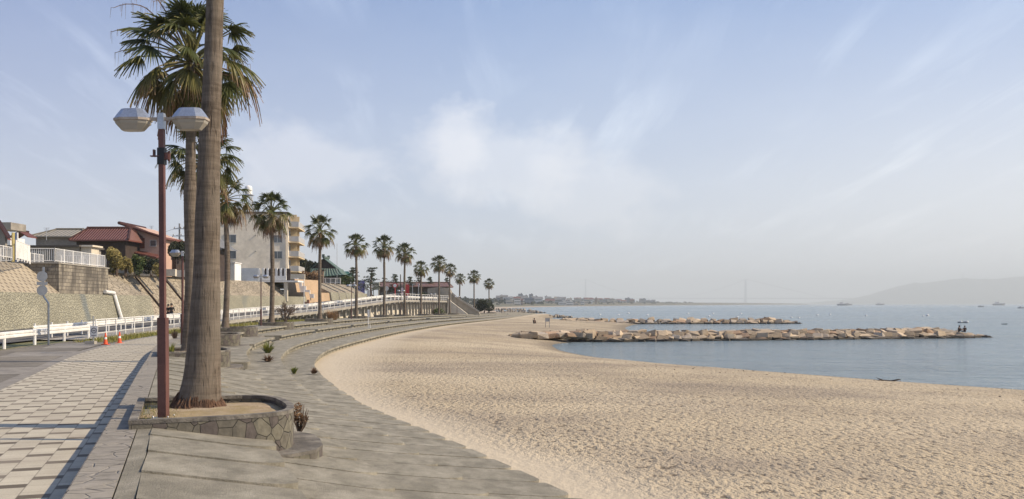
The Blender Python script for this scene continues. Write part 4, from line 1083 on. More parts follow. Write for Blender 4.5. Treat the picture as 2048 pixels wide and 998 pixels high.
mb = MB(); mb.box((0, 0, 1.4), (2.2, 3, 2.9)); mb.build('wall', darkwood, t); mb = MB(); roof_gable(mb, 0, 0, 2.2, 3, 2.9, .9, .4, 'y'); mb.build('roof', greyroof, t)
tag((lambda m_: (m_.box((X(378, 108), 108, PL + .9), (1.8, .3, 1.9)), m_.build('garden_wall', greywall))[1])(MB()), 'grey block garden wall piece behind the second palm trunk', 'wall')
# utility pole
t = thing('utility_pole', 'utility pole with crossarms and insulators above the dark house roof', 'pole', (X(359, 128), 128, PL))
mb = MB(); mb.tube([(0, 0, 0), (0, 0, Z(447, 128) - PL)], [.16, .11], 8); mb.build('pole', mat('pole_concrete', (.2, .2, .2)), t)
for zz, l in ((7.2, 1.5), (6.2, 1.9)):
    mb = MB(); mb.box((0, -.15, zz), (l, .1, .12)); mb.build('crossarm', galv, t)
    for dx in (-.42, 0.15, .42): mb = MB(); mb.lathe([(.06, 0), (.08, .12), (.03, .22)], (dx * l, -.15, zz + .06), 6); mb.build('insulator', greywall, t)
mb = MB(); mb.lathe([(.22, 0), (.24, .7), (.12, .8)], (.3, -.2, 5.0), 8); mb.build('transformer', greywall, t)
for k, zz in enumerate((7.4, 6.4)):
    mb = MB(); a = Vector((X(359, 128), 128, PL + zz)); b = Vector((X(150, 150), 150, PL + zz + 1)); mb.tube([a.lerp(b, f) + Vector((0, 0, -1.4 * math.sin(math.pi * f))) for f in np.linspace(0, 1, 12)], .022, 3)
    tag(mb.build('power_line', blackm), ('upper' if k == 0 else 'lower') + ' power cable sagging left from the utility pole', 'cable')
# rooftop aerial
for px, D0, top, base, lab in ((93, 90, 456, 474, 'thin aerial mast on the flat roofed building'), (303, 116, 452, 462, 'television aerial above the pink house')):
    t = thing('roof_aerial', lab, 'aerial', (X(px, D0), D0, Z(base, D0) - .3)); h = Z(top, D0) - Z(base, D0) + .3
    mb = MB(); mb.tube([(0, 0, 0), (0, 0, h)], .025, 5); mb.build('mast', galv, t)
    mb = MB()
    for k in range(4): mb.tube([(-.3 + .05 * k, 0, h - .1 * k), (.3 - .05 * k, 0, h - .1 * k)], .012, 4)
    mb.build('aerial', galv, t)

# apartment block
D0 = 150.0; xr = X(576, D0); AW = 13.2; AD = 9.5; zt = Z(428, D0)
t = thing('apartment_block', 'five storey beige apartment block with side balconies and rooftop water tank', 'building', (xr, D0, PL - .6), R(6)); H = zt - PL + .6
FL = H / 5.0
mb = MB(); mb.box((-AW / 2, AD / 2, H / 2), (AW, AD, H)); mb.build('wall', aptwall, t)
mb = MB(); mb.box((-AW / 2, AD / 2, H + .10), (AW + .4, AD + .4, .2)); mb.box((-AW / 2, AD / 2, H + .22), (AW + .1, AD + .1, .28)); mb.build('parapet', mat('dark_coping', (.13, .10, .085)), t)
for k in range(5):
    z = Z((441, 478, 510, 545, 580)[k], D0) - PL + .6
    if k < 4:
        win(t, -9.4 + (.25 if k else 0), z, 1.9, 1.25, 0)
        if k > 0: win(t, -1.7, z, 1.55, 1.2, 0)
        mb = MB(); mb.tube([(-5.1, 0, z + .6), (-5.1, -.18, z + .55)], .09, 6); mb.build('vent', galv, t)
mb = MB(); mb.tube([(-.25, -.1, 0), (-.25, -.1, H)], .07, 6); mb.build('downpipe', creamwall, t)
for k in range(5):
    z = FL * k + .25
    mb = MB(); mb.box((.85, 4.6, z), (1.6, 8.4, .16)); o = mb.build('balcony', yellowwall, t)
    g = MB(); g.box((1.62, 4.6, z + .55), (.05, 8.4, .85)); g.box((.85, .42, z + .55), (1.5, .05, .85)); g.build('railing_panel', mat('grey_balcony_panel', (.42, .41, .40), (.35, .34, .33), 2, .5), o)
    
    for yd in (2.9, 6.4): g = MB(); g.box((.55, yd, z + FL / 2), (1.0, .16, FL - .17)); g.build('divider', yellowwall, o)
    for yy in (1.8, 4.6, 7.6): win(t, yy, z + 1.15, 1.5, 1.5, 0.0, face='s')
# stairs head room + water tank tower
tt = thing('water_tank_tower', 'white water tank on thin lattice legs on the apartment roof', 'water tank', (X(497, 153), 153, zt + .1))
zt2 = Z(372, 153) - zt
mb = MB(); mb.lathe([(.55, 0), (.62, .15), (.62, 1.2), (.5, 1.45), (.12, 1.6)], (0, 0, zt2 - 1.6), 12); mb.build('tank', whitewall, tt)
mb = MB(); mb.box((0, 0, zt2 - 1.62), (1.5, 1.5, .1)); mb.build('platform', galv, tt)
for a in range(4):
    s1, s2 = (1, 1, -1, -1)[a], (1, -1, -1, 1)[a]; mb = MB(); mb.tube([(s1 * .75, s2 * .75, .2), (s1 * .45, s2 * .45, zt2 - 1.65)], .06, 5); mb.build('leg', whitep, tt)
mb = MB()
for z in (.9, 1.9): 
    for a in range(4):
        s = [(1, 1), (1, -1), (-1, -1), (-1, 1)]; k = .75 - .09 * z; p, q = s[a], s[(a + 1) % 4]; mb.tube([(p[0] * k, p[1] * k, z), (q[0] * k, q[1] * k, z)], .03, 4); mb.tube([(p[0] * k, p[1] * k, z), (q[0] * (k - .1), q[1] * (k - .1), z + .95)], .022, 4)
for dx in (-1.9, 1.9): mb.tube([(dx, 0, .2), (0, 0, zt2 - 1.7)], .02, 4)
mb.build('bracing', mat('dark_steel', (.08, .08, .085), rough=.5), tt)
# white terrace in front of the block, on posts
pA, yA = Wpx(478, 4.0, 100, 140); 
t = thing('white_terrace', 'white walled terrace with row of square openings in front of the apartment block', 'terrace', (X(505, 134), 134, PL))
xa_, xb_, xc_ = X(478, 134) - X(505, 134), 0, X(574, 134) - X(505, 134)
zT, zB = Z(537, 134) - PL, Z(561, 134) - PL
mb = MB(); mb.box(((xa_ + .9) / 2, 0, (zT + zB) / 2 - .1), (.9 - xa_, .3, zT - zB + .3)); mb.build('wall', mat('pale_blue_grey_render', (.60, .61, .62), (.52, .53, .54), .8), t)
mb = MB(); n = 7; mb.box(((.9 + xc_) / 2, -.4, zB + .35), (xc_ - .9, .22, .62)); 
for k in range(n): mb.box((1.04 + (xc_ - 1.2) * k / (n - 1), -.4, (zT + zB) / 2 + .35), (.28, .215, zT - zB - .62))
mb.build('parapet', whitewall, t)
mb = MB(); mb.box(((.9 + xc_) / 2 + .1, 1.6, (zT + zB) / 2 + .05), (xc_ - .9, .3, zT - zB)); mb.build('painted_shade_wall', darkwood, t)  # dark finish paints in the shade seen through the parapet openings
mb = MB(); mb.box((xc_ / 2 + .4, 1.5, zB - .12), (xc_ + 2.6, 4.2, .24)); mb.build('floor_slab', whitewall, t)
mb = MB(); mb.box((xc_ - .1, -.2, zB / 2 - 1.5), (.5, .5, zB + 2.9 - .3)); mb.build('post', creamwall, t)
t = thing('white_shed', 'small white box building with one dark window left of the terrace', 'shed', (X(452, 128), 128, PL))
mb = MB(); mb.box((0, 1.5, .9), (2.4, 3, 3.2)); mb.build('wall', whitewall, t); mb = MB(); mb.box((0, 1.5, 2.54), (2.6, 3.2, .1)); mb.build('roof', whitewall, t); win(t, -.1, 1.7, .5, .7, 0, n=1)
tag((lambda m_: (m_.box((X(535, 148), 148, PL + .5), (12, .3, 2.2)), m_.build('boundary_wall', creamwall))[1])(MB()), 'cream boundary wall at the foot of the apartment block behind the terrace', 'wall')
# white stepped wall right of the block
t = thing('stair_wall', 'white stepped parapet of the stair running down right of the apartment block', 'stairs', (X(612, 142), 142, 0))
mb = MB()
for k in range(5): px = 592 + k * 8; mb.box((X(px, 142) - X(612, 142), 0, (Z(556 + k * 8, 142) + 2.5) / 2), (.62, .3, Z(556 + k * 8, 142) - 2.5))
mb.build('parapet', whitewall, t); mb = MB(); mb.box((X(600, 143) - X(612, 142), .8, 3.3), (1.2, .5, 1.9)); mb.build('landing', yellowwall, t)
mb = MB(); mb.box((X(608, 140) - X(612, 142), -2.4, .95), (1.7, .4, 1.9)); mb.box((X(618, 140) - X(612, 142), -2.5, 1.1), (.35, .5, 2.3)); mb.build('gate_wall', mat('terracotta_wall', (.36, .18, .12)), t)

# temple with green roof
D0 = 172.0
t = thing('temple', 'dark timber temple with sweeping copper green irimoya roof', 'temple', (X(652, D0), D0, PL))
z0 = Z(554, D0) - PL
mb = MB(); mb.box((0, 0, z0 / 2), (5.8, 5.5, z0 + .5)); mb.build('wall', darkwood, t)
mb = MB()
def sweep_roof(mb, hw, hd, z, h, hw2, hd2, n=5):
    rings = []
    for i in range(n + 1):
        f = i / n; k = f ** .8; zz = z + h * (f ** 1.7); a = hw + (hw2 - hw) * k; b = hd + (hd2 - hd) * k; rings.append((a, b, zz, .28 * (1 - f) ** 2))
    for (a, b, zz, e), (a2, b2, z2, e2) in zip(rings[:-1], rings[1:]):
        for sgn in ((1, 0), (-1, 0), (0, 1), (0, -1)):
            if sgn[0]: q = [(sgn[0] * a, -b, zz + e), (sgn[0] * a, 0, zz), (sgn[0] * a, b, zz + e), (sgn[0] * a2, b2, z2 + e2), (sgn[0] * a2, 0, z2), (sgn[0] * a2, -b2, z2 + e2)]
            else: q = [(-a, sgn[1] * b, zz + e), (0, sgn[1] * b, zz), (a, sgn[1] * b, zz + e), (a2, sgn[1] * b2, z2 + e2), (0, sgn[1] * b2, z2), (-a2, sgn[1] * b2, z2 + e2)]
            mb.add(q, [(0, 1, 4, 5), (1, 2, 3, 4)], [[(0, 0), (3, 0), (3, 1), (0, 1)], [(3, 0), (6, 0), (6, 1), (3, 1)]])
    a, b, zz, e = rings[0]; mb.box((0, 0, zz - .02), (2 * a - .3, 2 * b - .3, .1))
sweep_roof(mb, 4.6, 4.4, z0, 1.5, 2.7, 2.4); zz = z0 + 1.5
roof_gable(mb, 0, 0, 4.2, 3.4, zz - .1, 2.0, .55, 'y'); mb.build('roof', greenroof, t)
mb = MB(); mb.slab_xz([(-2.3, zz - .1), (2.3, zz - .1), (0, zz + 1.75)], -2.0, 2.0); mb.build('gable_wall', darkwood, t)
mb = MB(); mb.box((0, 0, zz + 2.1), (.35, 4.7, .35)); mb.box((0, -2.4, zz + 2.3), (.45, .3, .6)); mb.box((0, 2.4, zz + 2.3), (.45, .3, .6)); mb.build('ridge', mat('ridge_copper', (.10, .14, .12)), t)
t2 = thing('temple_gate', 'small green roofed gate right of the temple', 'gate', (X(688, 176), 176, PL + .8))
mb = MB(); sweep_roof(mb, 1.7, 1.5, Z(550, 176) - PL - .8, .7, .8, .2); mb.build('roof', mat('bright_copper', (.13, .30, .23), (.1, .24, .18), 2), t2)
for dx in (-.9, .9): mb = MB(); mb.box((dx, 0, (Z(550, 176) - PL - .8) / 2), (.25, .25, Z(550, 176) - PL - .8)); mb.build('post', darkwood, t2)
t2 = thing('timber_shed', 'small brown timber store below the temple eaves', 'shed', (X(641, 160), 160, PL + .4)); mb = MB(); mb.box((0, 0, .9), (1.0, 1.2, 2.6)); mb.build('wall', twig, t2); mb = MB(); mb.box((0, 0, 2.28), (1.5, 1.6, .12)); mb.build('roof', darkwood, t2)
t2 = thing('white_fence', 'short white slatted fence on the bank below the temple', 'fence', (X(661, 160), 160, PL + .32))
for dx in (-1.7, -.85, 0, .85, 1.7): mb = MB(); mb.box((dx, 0, .45), (.12, .12, 1.1)); mb.build('post', whitep, t2)
mb = MB(); mb.box((0, 0, .95), (3.5, .08, .1)); mb.box((0, .0, .15), (3.5, .08, .08)); [mb.box((-1.6 + .2 * k, .02, .5), (.05, .03, .8)) for k in range(17)]; mb.build('slat_panel', whitep, t2)

# low restaurant with long reddish roof, shops and signs near the road's end
D0 = 205.0; x0, x1 = X(758, D0), X(893, D0)
t = thing('long_low_building', 'long low dark glazed building with reddish brown roof behind the raised road', 'building', ((x0 + x1) / 2, D0 + 4, 1.9))
W_ = x1 - x0; zr = Z(573, D0) - 1.9
mb = MB(); mb.box((0, 0, zr / 2), (W_, 8, zr)); mb.build('wall', mat('brown_dark_wall', (.10, .075, .062)), t)
mb = MB(); roof_hip(mb, 0, 0, W_, 8, zr, .95, .9, .92); mb.build('roof', m_roof('brownred_roof', (.20, .10, .075), (.15, .08, .06)), t)
for k in range(9): win(t, -W_ / 2 + 1 + k * (W_ - 2) / 8, 1.5, 1.0, 1.3, -4.0, n=2)
def pole_sign(px, py, D0, zb, r, lab, colm, shape='disc', ring=None, pm=whitep, w_=.8, h=1.8, name='round_sign'):
    t = thing(name, lab, 'sign', (X(px, D0), D0, zb)); zc_ = Z(py, D0) - zb
    mb = MB(); mb.tube([(0, 0.05, 0), (0, 0.05, zc_)], .09, 6); mb.build('pole', pm, t)
    if shape == 'disc':
        mb = MB(); mb.tube([(0, -.06, zc_), (0, .0, zc_)], r, 16); o = mb.build('sign_disc', colm, t)
        if ring: mb = MB(); mb.tube([(0, -.10, zc_), (0, -.07, zc_)], r * .68, 16); mb.build('sign_face', ring, t)
    else: mb = MB(); mb.box((0, -.08, zc_), (w_, .1, h)); mb.build('sign_board', colm, t)
redm = mat('sign_red', (.50, .035, .04), rough=.5); bluem = mat('banner_purple', (.13, .11, .34), (.3, .28, .5), 1.5)
pole_sign(790, 571, 175, 2.2, .5, 'round white sign with red rim on a red post', redm, ring=whitep, pm=redm)
pole_sign(773, 577, 178, 2.2, .45, 'round white sign on a grey post', whitep, pm=galv)
pole_sign(814, 583, 172, 2.2, 0, 'tall red and white banner beside the road', redm, 'b', w_=.8, h=2.6, name='banner_sign')
pole_sign(806, 583, 177, 2.2, 0, 'small white and red banner left of the tall red one', mat('banner_pale', (.65, .4, .4), (.7, .65, .65), 2), 'b', w_=.7, h=1.5, name='banner_sign')
pole_sign(722, 574, 182, 1.6, 0, 'purple banner in front of the pines', bluem, 'b', w_=1.5, h=2.6, name='banner_sign')
pole_sign(737, 586, 170, 1.4, 0, 'small white board on a post under the pines', whitep, 'b', w_=.5, h=1.1, name='board_sign')
t = thing('sign_tower', 'pale pylon sign tower with boxed head beside the pines', 'sign', (X(752, 180), 180, 1.8))
for dx in (-.5, .5): mb = MB(); mb.box((dx, 0, 1.6), (.16, .16, 3.4)); mb.build('leg', creamwall, t)
mb = MB(); mb.box((0, 0, Z(567, 180) - 1.8 - .5), (1.4, .5, 1.5)); mb.build('head_box', mat('sign_cream', (.55, .52, .42), (.3, .3, .26), 3), t); mb = MB(); mb.box((0, 0, Z(559, 180) - 1.8), (1.7, .8, .14)); mb.build('cap', whitep, t)
for i, px in enumerate((825, 837)):
    t = thing('grey_post', ('left' if i == 0 else 'right') + ' one of two slim grey lamp posts before the reddish roof', 'post', (X(px, 195), 195, 2.2)); mb = MB(); mb.tube([(0, 0, 0), (0, 0, 3.6)], .08, 6); mb.build('pole', galv, t); mb = MB(); mb.box((.2, 0, 3.6), (.6, .2, .12)); mb.build('lamp_head', galv, t)
t = thing('grey_mast', 'tall thin grey mast rising right of the temple', 'mast', (X(674, 165), 165, PL)); mb = MB(); mb.tube([(0, 0, 0), (0, 0, Z(487, 165) - PL)], .035, 5); mb.build('pole', galv, t)
mb = MB(); mb.tube([(X(801, 185), 185, 2), (X(801, 185), 185, Z(549, 185))], .09, 6); tag(mb.build('dark_pole', darkwood), 'dark wooden pole between the pines, left of the red banner', 'pole')
# beige abutment and long ramp wall
D0 = 194.0
t = thing('abutment', 'beige concrete abutment with a long ramp wall sloping down to the beach', 'abutment', (X(880, D0), D0, 0)); ox = X(880, D0)
poly = [(X(855, D0) - ox, -1.0), (X(855, D0) - ox, Z(577, D0)), (X(876, D0) - ox, Z(574, D0)), (X(897, D0) - ox, Z(576, D0)), (X(904, D0) - ox, Z(590, D0)), (X(903, D0) - ox, -1.0)]
mb = MB(); mb.slab_xz(poly, 0, 6); mb.build('block', mat('abutment_concrete', (.34, .30, .24), (.26, .235, .19), .5, .95, c3=(.20, .18, .15), s3=.3), t)
poly = [(X(904, D0) - ox, -1.2), (X(904, D0) - ox, Z(588, D0)), (X(914, D0) - ox, Z(597, D0)), (X(958, D0) - ox, Z(625, D0)), (X(962, D0) - ox, -1.2)]
mb = MB(); mb.slab_xz(poly, .2, 3.2); mb.build('ramp_wall', mat('abutment_concrete'  , (.34, .30, .24)), t)
mb = MB(); a = [(X(904, D0) - ox, .1, Z(586, D0)), (X(914, D0) - ox, .1, Z(595, D0)), (X(958, D0) - ox, .1, Z(623, D0))]
mb.tube(a, .16, 4); mb.build('coping', deckm, t)
poly = [(X(895, D0) - ox, -1.0), (X(897, D0) - ox, Z(596, D0)), (X(902, D0) - ox, Z(602, D0)), (X(935, D0) - ox, Z(627, D0)), (X(936, D0) - ox, -1.0)]
mb = MB(); mb.slab_xz(poly, -2.4, -.02); mb.build('lower_ramp', pale_slope, t)

# ================================================================ RAILINGS ON THE HILL EDGE
def picket(name, lab, pts, h, zb, pitch=.16, post=2.0):
    t = thing(name, lab, 'railing', pts[0][:2] + (zb,)); pk = MB(); rl = MB()
    for a, b in zip(pts[:-1], pts[1:]):
        a, b = Vector((*a[:2], zb)), Vector((*b[:2], zb)); L = (b - a).length; n = max(2, int(L / pitch))
        for zz in (h, .12): rl.tube([a + Vector((0, 0, zz)), b + Vector((0, 0, zz))], .032, 5)
        for k in range(n): p = a.lerp(b, (k + .5) / n); pk.tube([p + Vector((0, 0, .12)), p + Vector((0, 0, h))], .014, 4)
        m_ = max(1, round(L / post))
        for k in range(m_ + 1): p = a.lerp(b, k / m_); q = MB(); q.tube([p + Vector((0, 0, -.05)), p + Vector((0, 0, h + .05))], .05, 5); q.build('post', whitep, t, world=True)
    pk.build('picket_panel', whitep, t, world=True); rl.build('rail', whitep, t, world=True)
A_, B_, C_, D_ = [Vector(v[:2]) for v in (wpt(75.5, 1.25, 0), wpt(86, 1.25, 0), wpt(86, 5.2, 0), wpt(75.5, 5.4, 0))]
picket('white_railing', 'white vertical bar railing around the top of the block bastion', [tuple(D_), tuple(A_), tuple(B_), tuple(C_)], 1.1, PL + .16)
e = [wpt(y, 4.0, 0) for y in (58, 66, 70)]; picket('white_railing', 'tall pale slatted fence panel left of the flat roofed building', [(X(32, 67), 67), (X(59, 73), 73)], 1.35, PL + .05, .10, 1.3)
picket('white_railing', 'low white tube railing between the slatted panel and the bastion', [(X(60, 74), 74), (X(86, 77.5), 77.5)], .85, PL + .04, .35, 1.4)
picket('white_railing', 'low white tube railing at the left edge above the dimpled slope', [(X(-30, 62), 62), (X(24, 67), 67)], .85, PL + .04, .35, 1.6)
for px, m_, lab in ((27, mat('yellow_paint', (.62, .50, .20), (.55, .45, .2)), 'thick pale yellow pole at the hill edge'), (32, mat('blue_paint', (.20, .28, .5)), 'thin blue pole beside the yellow one'), (35, whitep, 'thin white pole right of the blue one')):
    mb = MB(); mb.tube([(X(px, 68), 68, PL - .1), (X(px, 68), 68, PL + 2.05)], .13 if px == 27 else .06, 8); tag(mb.build('marker_pole', m_), lab, 'pole')
# white drain pipe on stone wall
p1, _y = Wpx(245, -.2, 60, 100); p2, _y = Wpx(229, .55, 60, 100); p3, _y = Wpx(209, .72, 60, 100)
mb = MB(); mb.tube([(p1[0], p1[1], -.2), (p2[0], p2[1], 2.35), (p2[0] - .1, p2[1] + .1, 2.62), (p3[0], p3[1], 2.72)], .17, 8); tag(mb.build('drain_pipe', whitep, smooth=False), 'fat white drain pipe leaning down the stone wall', 'pipe')
for px in (362, 573, 601):
    D0 = {362: 96, 573: 120, 601: 134}[px]; mb = MB(); mb.tube([(X(px, D0) + .5, D0, -.2), (X(px, D0) + .5, D0, {362: 4.3, 573: .1, 601: 5}[px] + .2)], .06, 6)
    if px != 573: tag(mb.build('thin_post', whitep), 'thin white post against the ridged slope' if px == 362 else 'thin white post before the orange wall', 'post')

# ================================================================ SHRUBS, PINES, WEEDS
def leaves(mb, c, r, n, rr, size=.2, age=(0, 1), flat=1.0, lump=None, up=0.0):
    lumps = lump or [(Vector(c), Vector(r))]
    for _ in range(n):
        lc, lr = rr.choice(lumps)
        while True:
            v = Vector((rr.uniform(-1, 1), rr.uniform(-1, 1), rr.uniform(-1, 1)))
            if .35 < v.length < 1: break
        v = v.normalized() * (v.length ** .4)
        p = lc + Vector((v.x * lr.x, v.y * lr.y, v.z * lr.z)); s = size * rr.uniform(.5, 1.2)
        a = Vector((rr.gauss(0, 1), rr.gauss(0, 1), rr.gauss(0, 1) * flat + up)).normalized(); b = a.cross(Vector((rr.gauss(0, 1), rr.gauss(0, 1), rr.gauss(0, 1)))).normalized()
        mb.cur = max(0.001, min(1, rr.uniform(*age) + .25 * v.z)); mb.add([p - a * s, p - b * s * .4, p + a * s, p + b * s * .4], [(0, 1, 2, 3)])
    mb.cur = 0
def lumps(c, r, k, rr, sub=.5):
    out = []
    for _ in range(k):
        v = Vector((rr.uniform(-1, 1), rr.uniform(-1, 1), rr.uniform(-.8, 1))) * .62; s = sub * rr.uniform(.7, 1.25)
        out.append((Vector(c) + Vector((v.x * r[0], v.y * r[1], v.z * r[2])), Vector((r[0] * s, r[1] * s, r[2] * s))))
    return out
def bush(px0, px1, py0, py1, D, m, lab, seed, n=1500, size=.17, cat='shrub', name='shrub', age=(0, .8), zb=None, group=None):
    rr = random.Random(seed); x0, x1, zt, z0 = X(px0, D), X(px1, D), Z(py0, D), Z(py1, D) if zb is None else zb
    w_, h = x1 - x0, zt - z0; t = thing(name, lab, cat, ((x0 + x1) / 2, D, z0), 0, group); mb = MB()
    leaves(mb, None, None, n, rr, size, age, lump=lumps((0, 0, h * .52), (w_ / 2, w_ / 2.4, h / 2), 9, rr)); mb.build('foliage', m, t)
    mb = MB()
    for k in range(5): a = rr.uniform(0, 6.28); mb.tube([(.05 * math.cos(a), .05 * math.sin(a), -.1), (w_ * .12 * math.cos(a), w_ * .12 * math.sin(a), h * .4), (w_ * .28 * math.cos(a), w_ * .25 * math.sin(a), h * .75)], [.05 * h / 2 + .01, .03 * h / 2 + .006, .008], 5)
    mb.build('stem', twig, t); return t
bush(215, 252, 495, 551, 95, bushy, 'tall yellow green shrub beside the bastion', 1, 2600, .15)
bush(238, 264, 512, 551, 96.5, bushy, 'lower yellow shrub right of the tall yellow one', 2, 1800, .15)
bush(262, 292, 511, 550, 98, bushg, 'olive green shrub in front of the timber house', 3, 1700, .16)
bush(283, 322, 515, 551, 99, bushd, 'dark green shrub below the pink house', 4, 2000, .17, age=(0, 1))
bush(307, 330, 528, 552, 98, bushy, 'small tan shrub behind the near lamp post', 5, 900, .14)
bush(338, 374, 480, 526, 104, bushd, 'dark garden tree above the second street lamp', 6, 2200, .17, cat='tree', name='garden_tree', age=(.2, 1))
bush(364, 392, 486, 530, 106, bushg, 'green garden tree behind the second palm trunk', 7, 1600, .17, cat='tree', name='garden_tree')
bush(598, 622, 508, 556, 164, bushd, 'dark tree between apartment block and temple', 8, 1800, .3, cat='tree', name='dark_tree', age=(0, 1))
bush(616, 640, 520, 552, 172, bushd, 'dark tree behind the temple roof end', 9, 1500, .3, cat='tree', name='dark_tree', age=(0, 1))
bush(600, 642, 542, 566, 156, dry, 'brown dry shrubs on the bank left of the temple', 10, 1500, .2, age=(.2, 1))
bush(674, 706, 551, 572, 168, bushg, 'bright green shrub below the small temple gate', 11, 1800, .22)
bush(866, 890, 615, 631, 172, bushg, 'low green shrub on the steps beside the tall middle palm', 12, 900, .2, age=(0, .9))
bush(950, 986, 599, 626, 214, bushd, 'round dark bush at the foot of the last palm', 13, 3800, .24, age=(0, .8))
bush(840, 862, 585, 597, 200, bushg, 'low green hedge clump before the reddish roof', 14, 500, .2)
bush(736, 748, 590, 602, 176, bushd, 'small dark shrub below the pylon sign', 15, 400, .2)
def pine(px, pt, pb, wpx, D, seed, lab, lean=0.0, zb=None):
    rr = random.Random(seed); z0 = Z(pb, D); h = Z(pt, D) - z0; w_ = wpx / F * D / 2
    t = thing('pine_tree', lab, 'pine tree', (X(px, D), D, z0), 0, 'pines along the road'); tr = MB(); cr = MB(); pts = []
    for i in range(9): f = i / 8; pts.append(Vector((lean * h * f * f + .12 * math.sin(f * 5 + seed) * h * .12, .05 * math.sin(f * 4) * h * .2, h * f * .96)))
    tr.tube(pts, [.20 * h / 6 * (1 - .8 * i / 8) + .03 for i in range(9)], 7)
    nl = 9
    for k in range(nl):
        f = .32 + .66 * k / (nl - 1); b = pts[0].lerp(pts[-1], f); i0 = min(7, int(f * 8)); b = pts[i0].lerp(pts[i0 + 1], f * 8 - i0); az = k * 2.4 + rr.uniform(-.4, .4); L = w_ * (1.12 - .75 * (f - .32) / .66) * rr.uniform(.7, 1.1)
        for da in (0, 2.2, 4.1):
            da += rr.uniform(-.6, .6); L2 = L * rr.uniform(.35, 1.15); e = b + Vector((math.cos(az + da) * L2, math.sin(az + da) * L2, rr.uniform(-.1, .5) * L2)); m_ = b.lerp(e, .5) + Vector((0, 0, .10 * L2)); tr.tube([b, m_, e], [.07 * h / 6, .045 * h / 6, .015], 5)
            for q, s in ((e, .42), (m_, .33)):
                leaves(cr, None, None, 30, rr, .09 * h / 6 + .06, (0, .8), .5, [(q + Vector((0, 0, .08)), Vector((L2 * s * .8 + .12, L2 * s * .8 + .12, .12 + .03 * h / 6)))], up=.3)
    tr.build('trunk', twig, t); cr.build('crown', pinem, t)
pine(706, 534, 600, 36, 176, 1, 'upright dark pine right of the temple', .02)
pine(742, 535, 604, 52, 172, 2, 'broad spreading pine by the purple banner', .03)
pine(790, 548, 598, 26, 196, 3, 'slim pine behind the round red sign', 0)
pine(768, 556, 598, 20, 212, 4, 'small pine rising behind the long roof, left end', 0)
pine(819, 553, 598, 26, 205, 5, 'layered pine behind the red banner', .04)
pine(838, 556, 598, 22, 212, 6, 'thin pine between two middle palms', 0)
pine(862, 553, 598, 24, 208, 7, 'layered pine above the beige abutment', -.03)
pine(893, 556, 598, 18, 214, 8, 'thin pine right of the beige abutment', 0)
def tuft(x, y, z, h, m, lab, seed, n=60, cat='weed', name='weed_tuft', spread=.9, age=(0, .9), wd=.02):
    rr = random.Random(seed); mb = MB()
    for _ in range(n):
        a = rr.uniform(0, 6.28); l = h * rr.uniform(.5, 1.1); o = rr.uniform(0, h * .3); b = Vector((x + o * math.cos(a) * .6, y + o * math.sin(a) * .6, z)); k = rr.uniform(.1, spread); d = Vector((math.cos(a) * k, math.sin(a) * k, 1)).normalized()
        s = Vector((-math.sin(a), math.cos(a), 0)) * wd; mid = b + d * l * .55; tip = b + d * l + Vector((math.cos(a), math.sin(a), -1)) * l * .22 * k
        mb.cur = rr.uniform(*age) + .001; mb.add([b - s, b + s, mid + s * .8, mid - s * .8, tip], [(0, 1, 2, 3), (3, 2, 4)])
    mb.cur = 0; return tag(mb.build(name, m), lab, cat)
def on_steps(px, py, guess_rows=True):
    best = None
    for s in np.arange(6, 90, .25):
        for d in np.arange(.6, 6.1, .15):
            k = min(3, max(0, next(i for i in range(4) if d <= DE[i + 1]))); xy = C2(s, d); z, _ = row_z(k, (d - DE[k]) / (DE[k + 1] - DE[k]), xy[1])
            e = (1024 + F * xy[0] / xy[1] - px) ** 2 + (HY - F * (z - HC) / xy[1] - py) ** 2
            if best is None or e < best[0]: best = (e, xy[0], xy[1], z)
    return best[1], best[2], best[3]
x, y, z = on_steps(536, 706); tuft(x, y, z, .62, weedm, 'large yellow green tuft growing on the steps', 1, 70, spread=1.3, wd=.035)
x, y, z = on_steps(534, 724); tuft(x, y, z, .36, dry, 'dead brown clump below the large yellow green tuft', 2, 90, spread=1.8, wd=.03, age=(0, .5))
x, y, z = on_steps(589, 747); tuft(x, y, z, .28, weedm, 'small bright green tuft low on the steps', 3, 80, spread=.8, age=(0, .5))
x, y, z = on_steps(628, 746); tuft(x, y, z, .26, dry, 'dry brown weed at the lower edge of the steps by the sand', 4, 60, spread=1.6, age=(0, .4), wd=.03)
x, y, z = on_steps(606, 872); rr = random.Random(8)
t = thing('dried_shrub', 'dried brown leafy shrub beside the near planter', 'shrub', (x - .02, y - .05, z + .02)); mb = MB()
for _ in range(22):
    a = rr.uniform(0, 6.28); e = Vector((.16 * math.cos(a), .14 * math.sin(a), rr.uniform(.25, .52))); mb.tube([(0, 0, 0), e * .5 + Vector((.02, 0, 0)), e], [.008, .006, .003], 4)
mb.build('stem', twig, t); mb = MB(); leaves(mb, None, None, 420, rr, .036, (0, .9), 1, lumps((0, 0, .34), (.19, .17, .24), 9, rr, .4)); mb.build('foliage', dry, t)
for px, py, D, h, m_, lab, n in ((665, 655, 92, 1.5, mat and dry, 'orange brown clump of pampas grass under the footway', 260), (450, 0, 0, 0, None, '', 0)):
    if n: tuft(X(px, D), D, -.2, h, m_, lab, 5, n, 'grass clump', 'grass_clump', .8, (.6, 1), .03)
tuft(X(350, 43), 43, -.02, .5, dry, 'brown dried plant left of the second palm foot', 6, 50, spread=.6, age=(.2, .9))
x, y = X(362, 30), 30; tuft(x - .1, 29.4, .02, .45, weedm, 'small yellowing plant between the lamp and second palm', 7, 30, spread=.5)
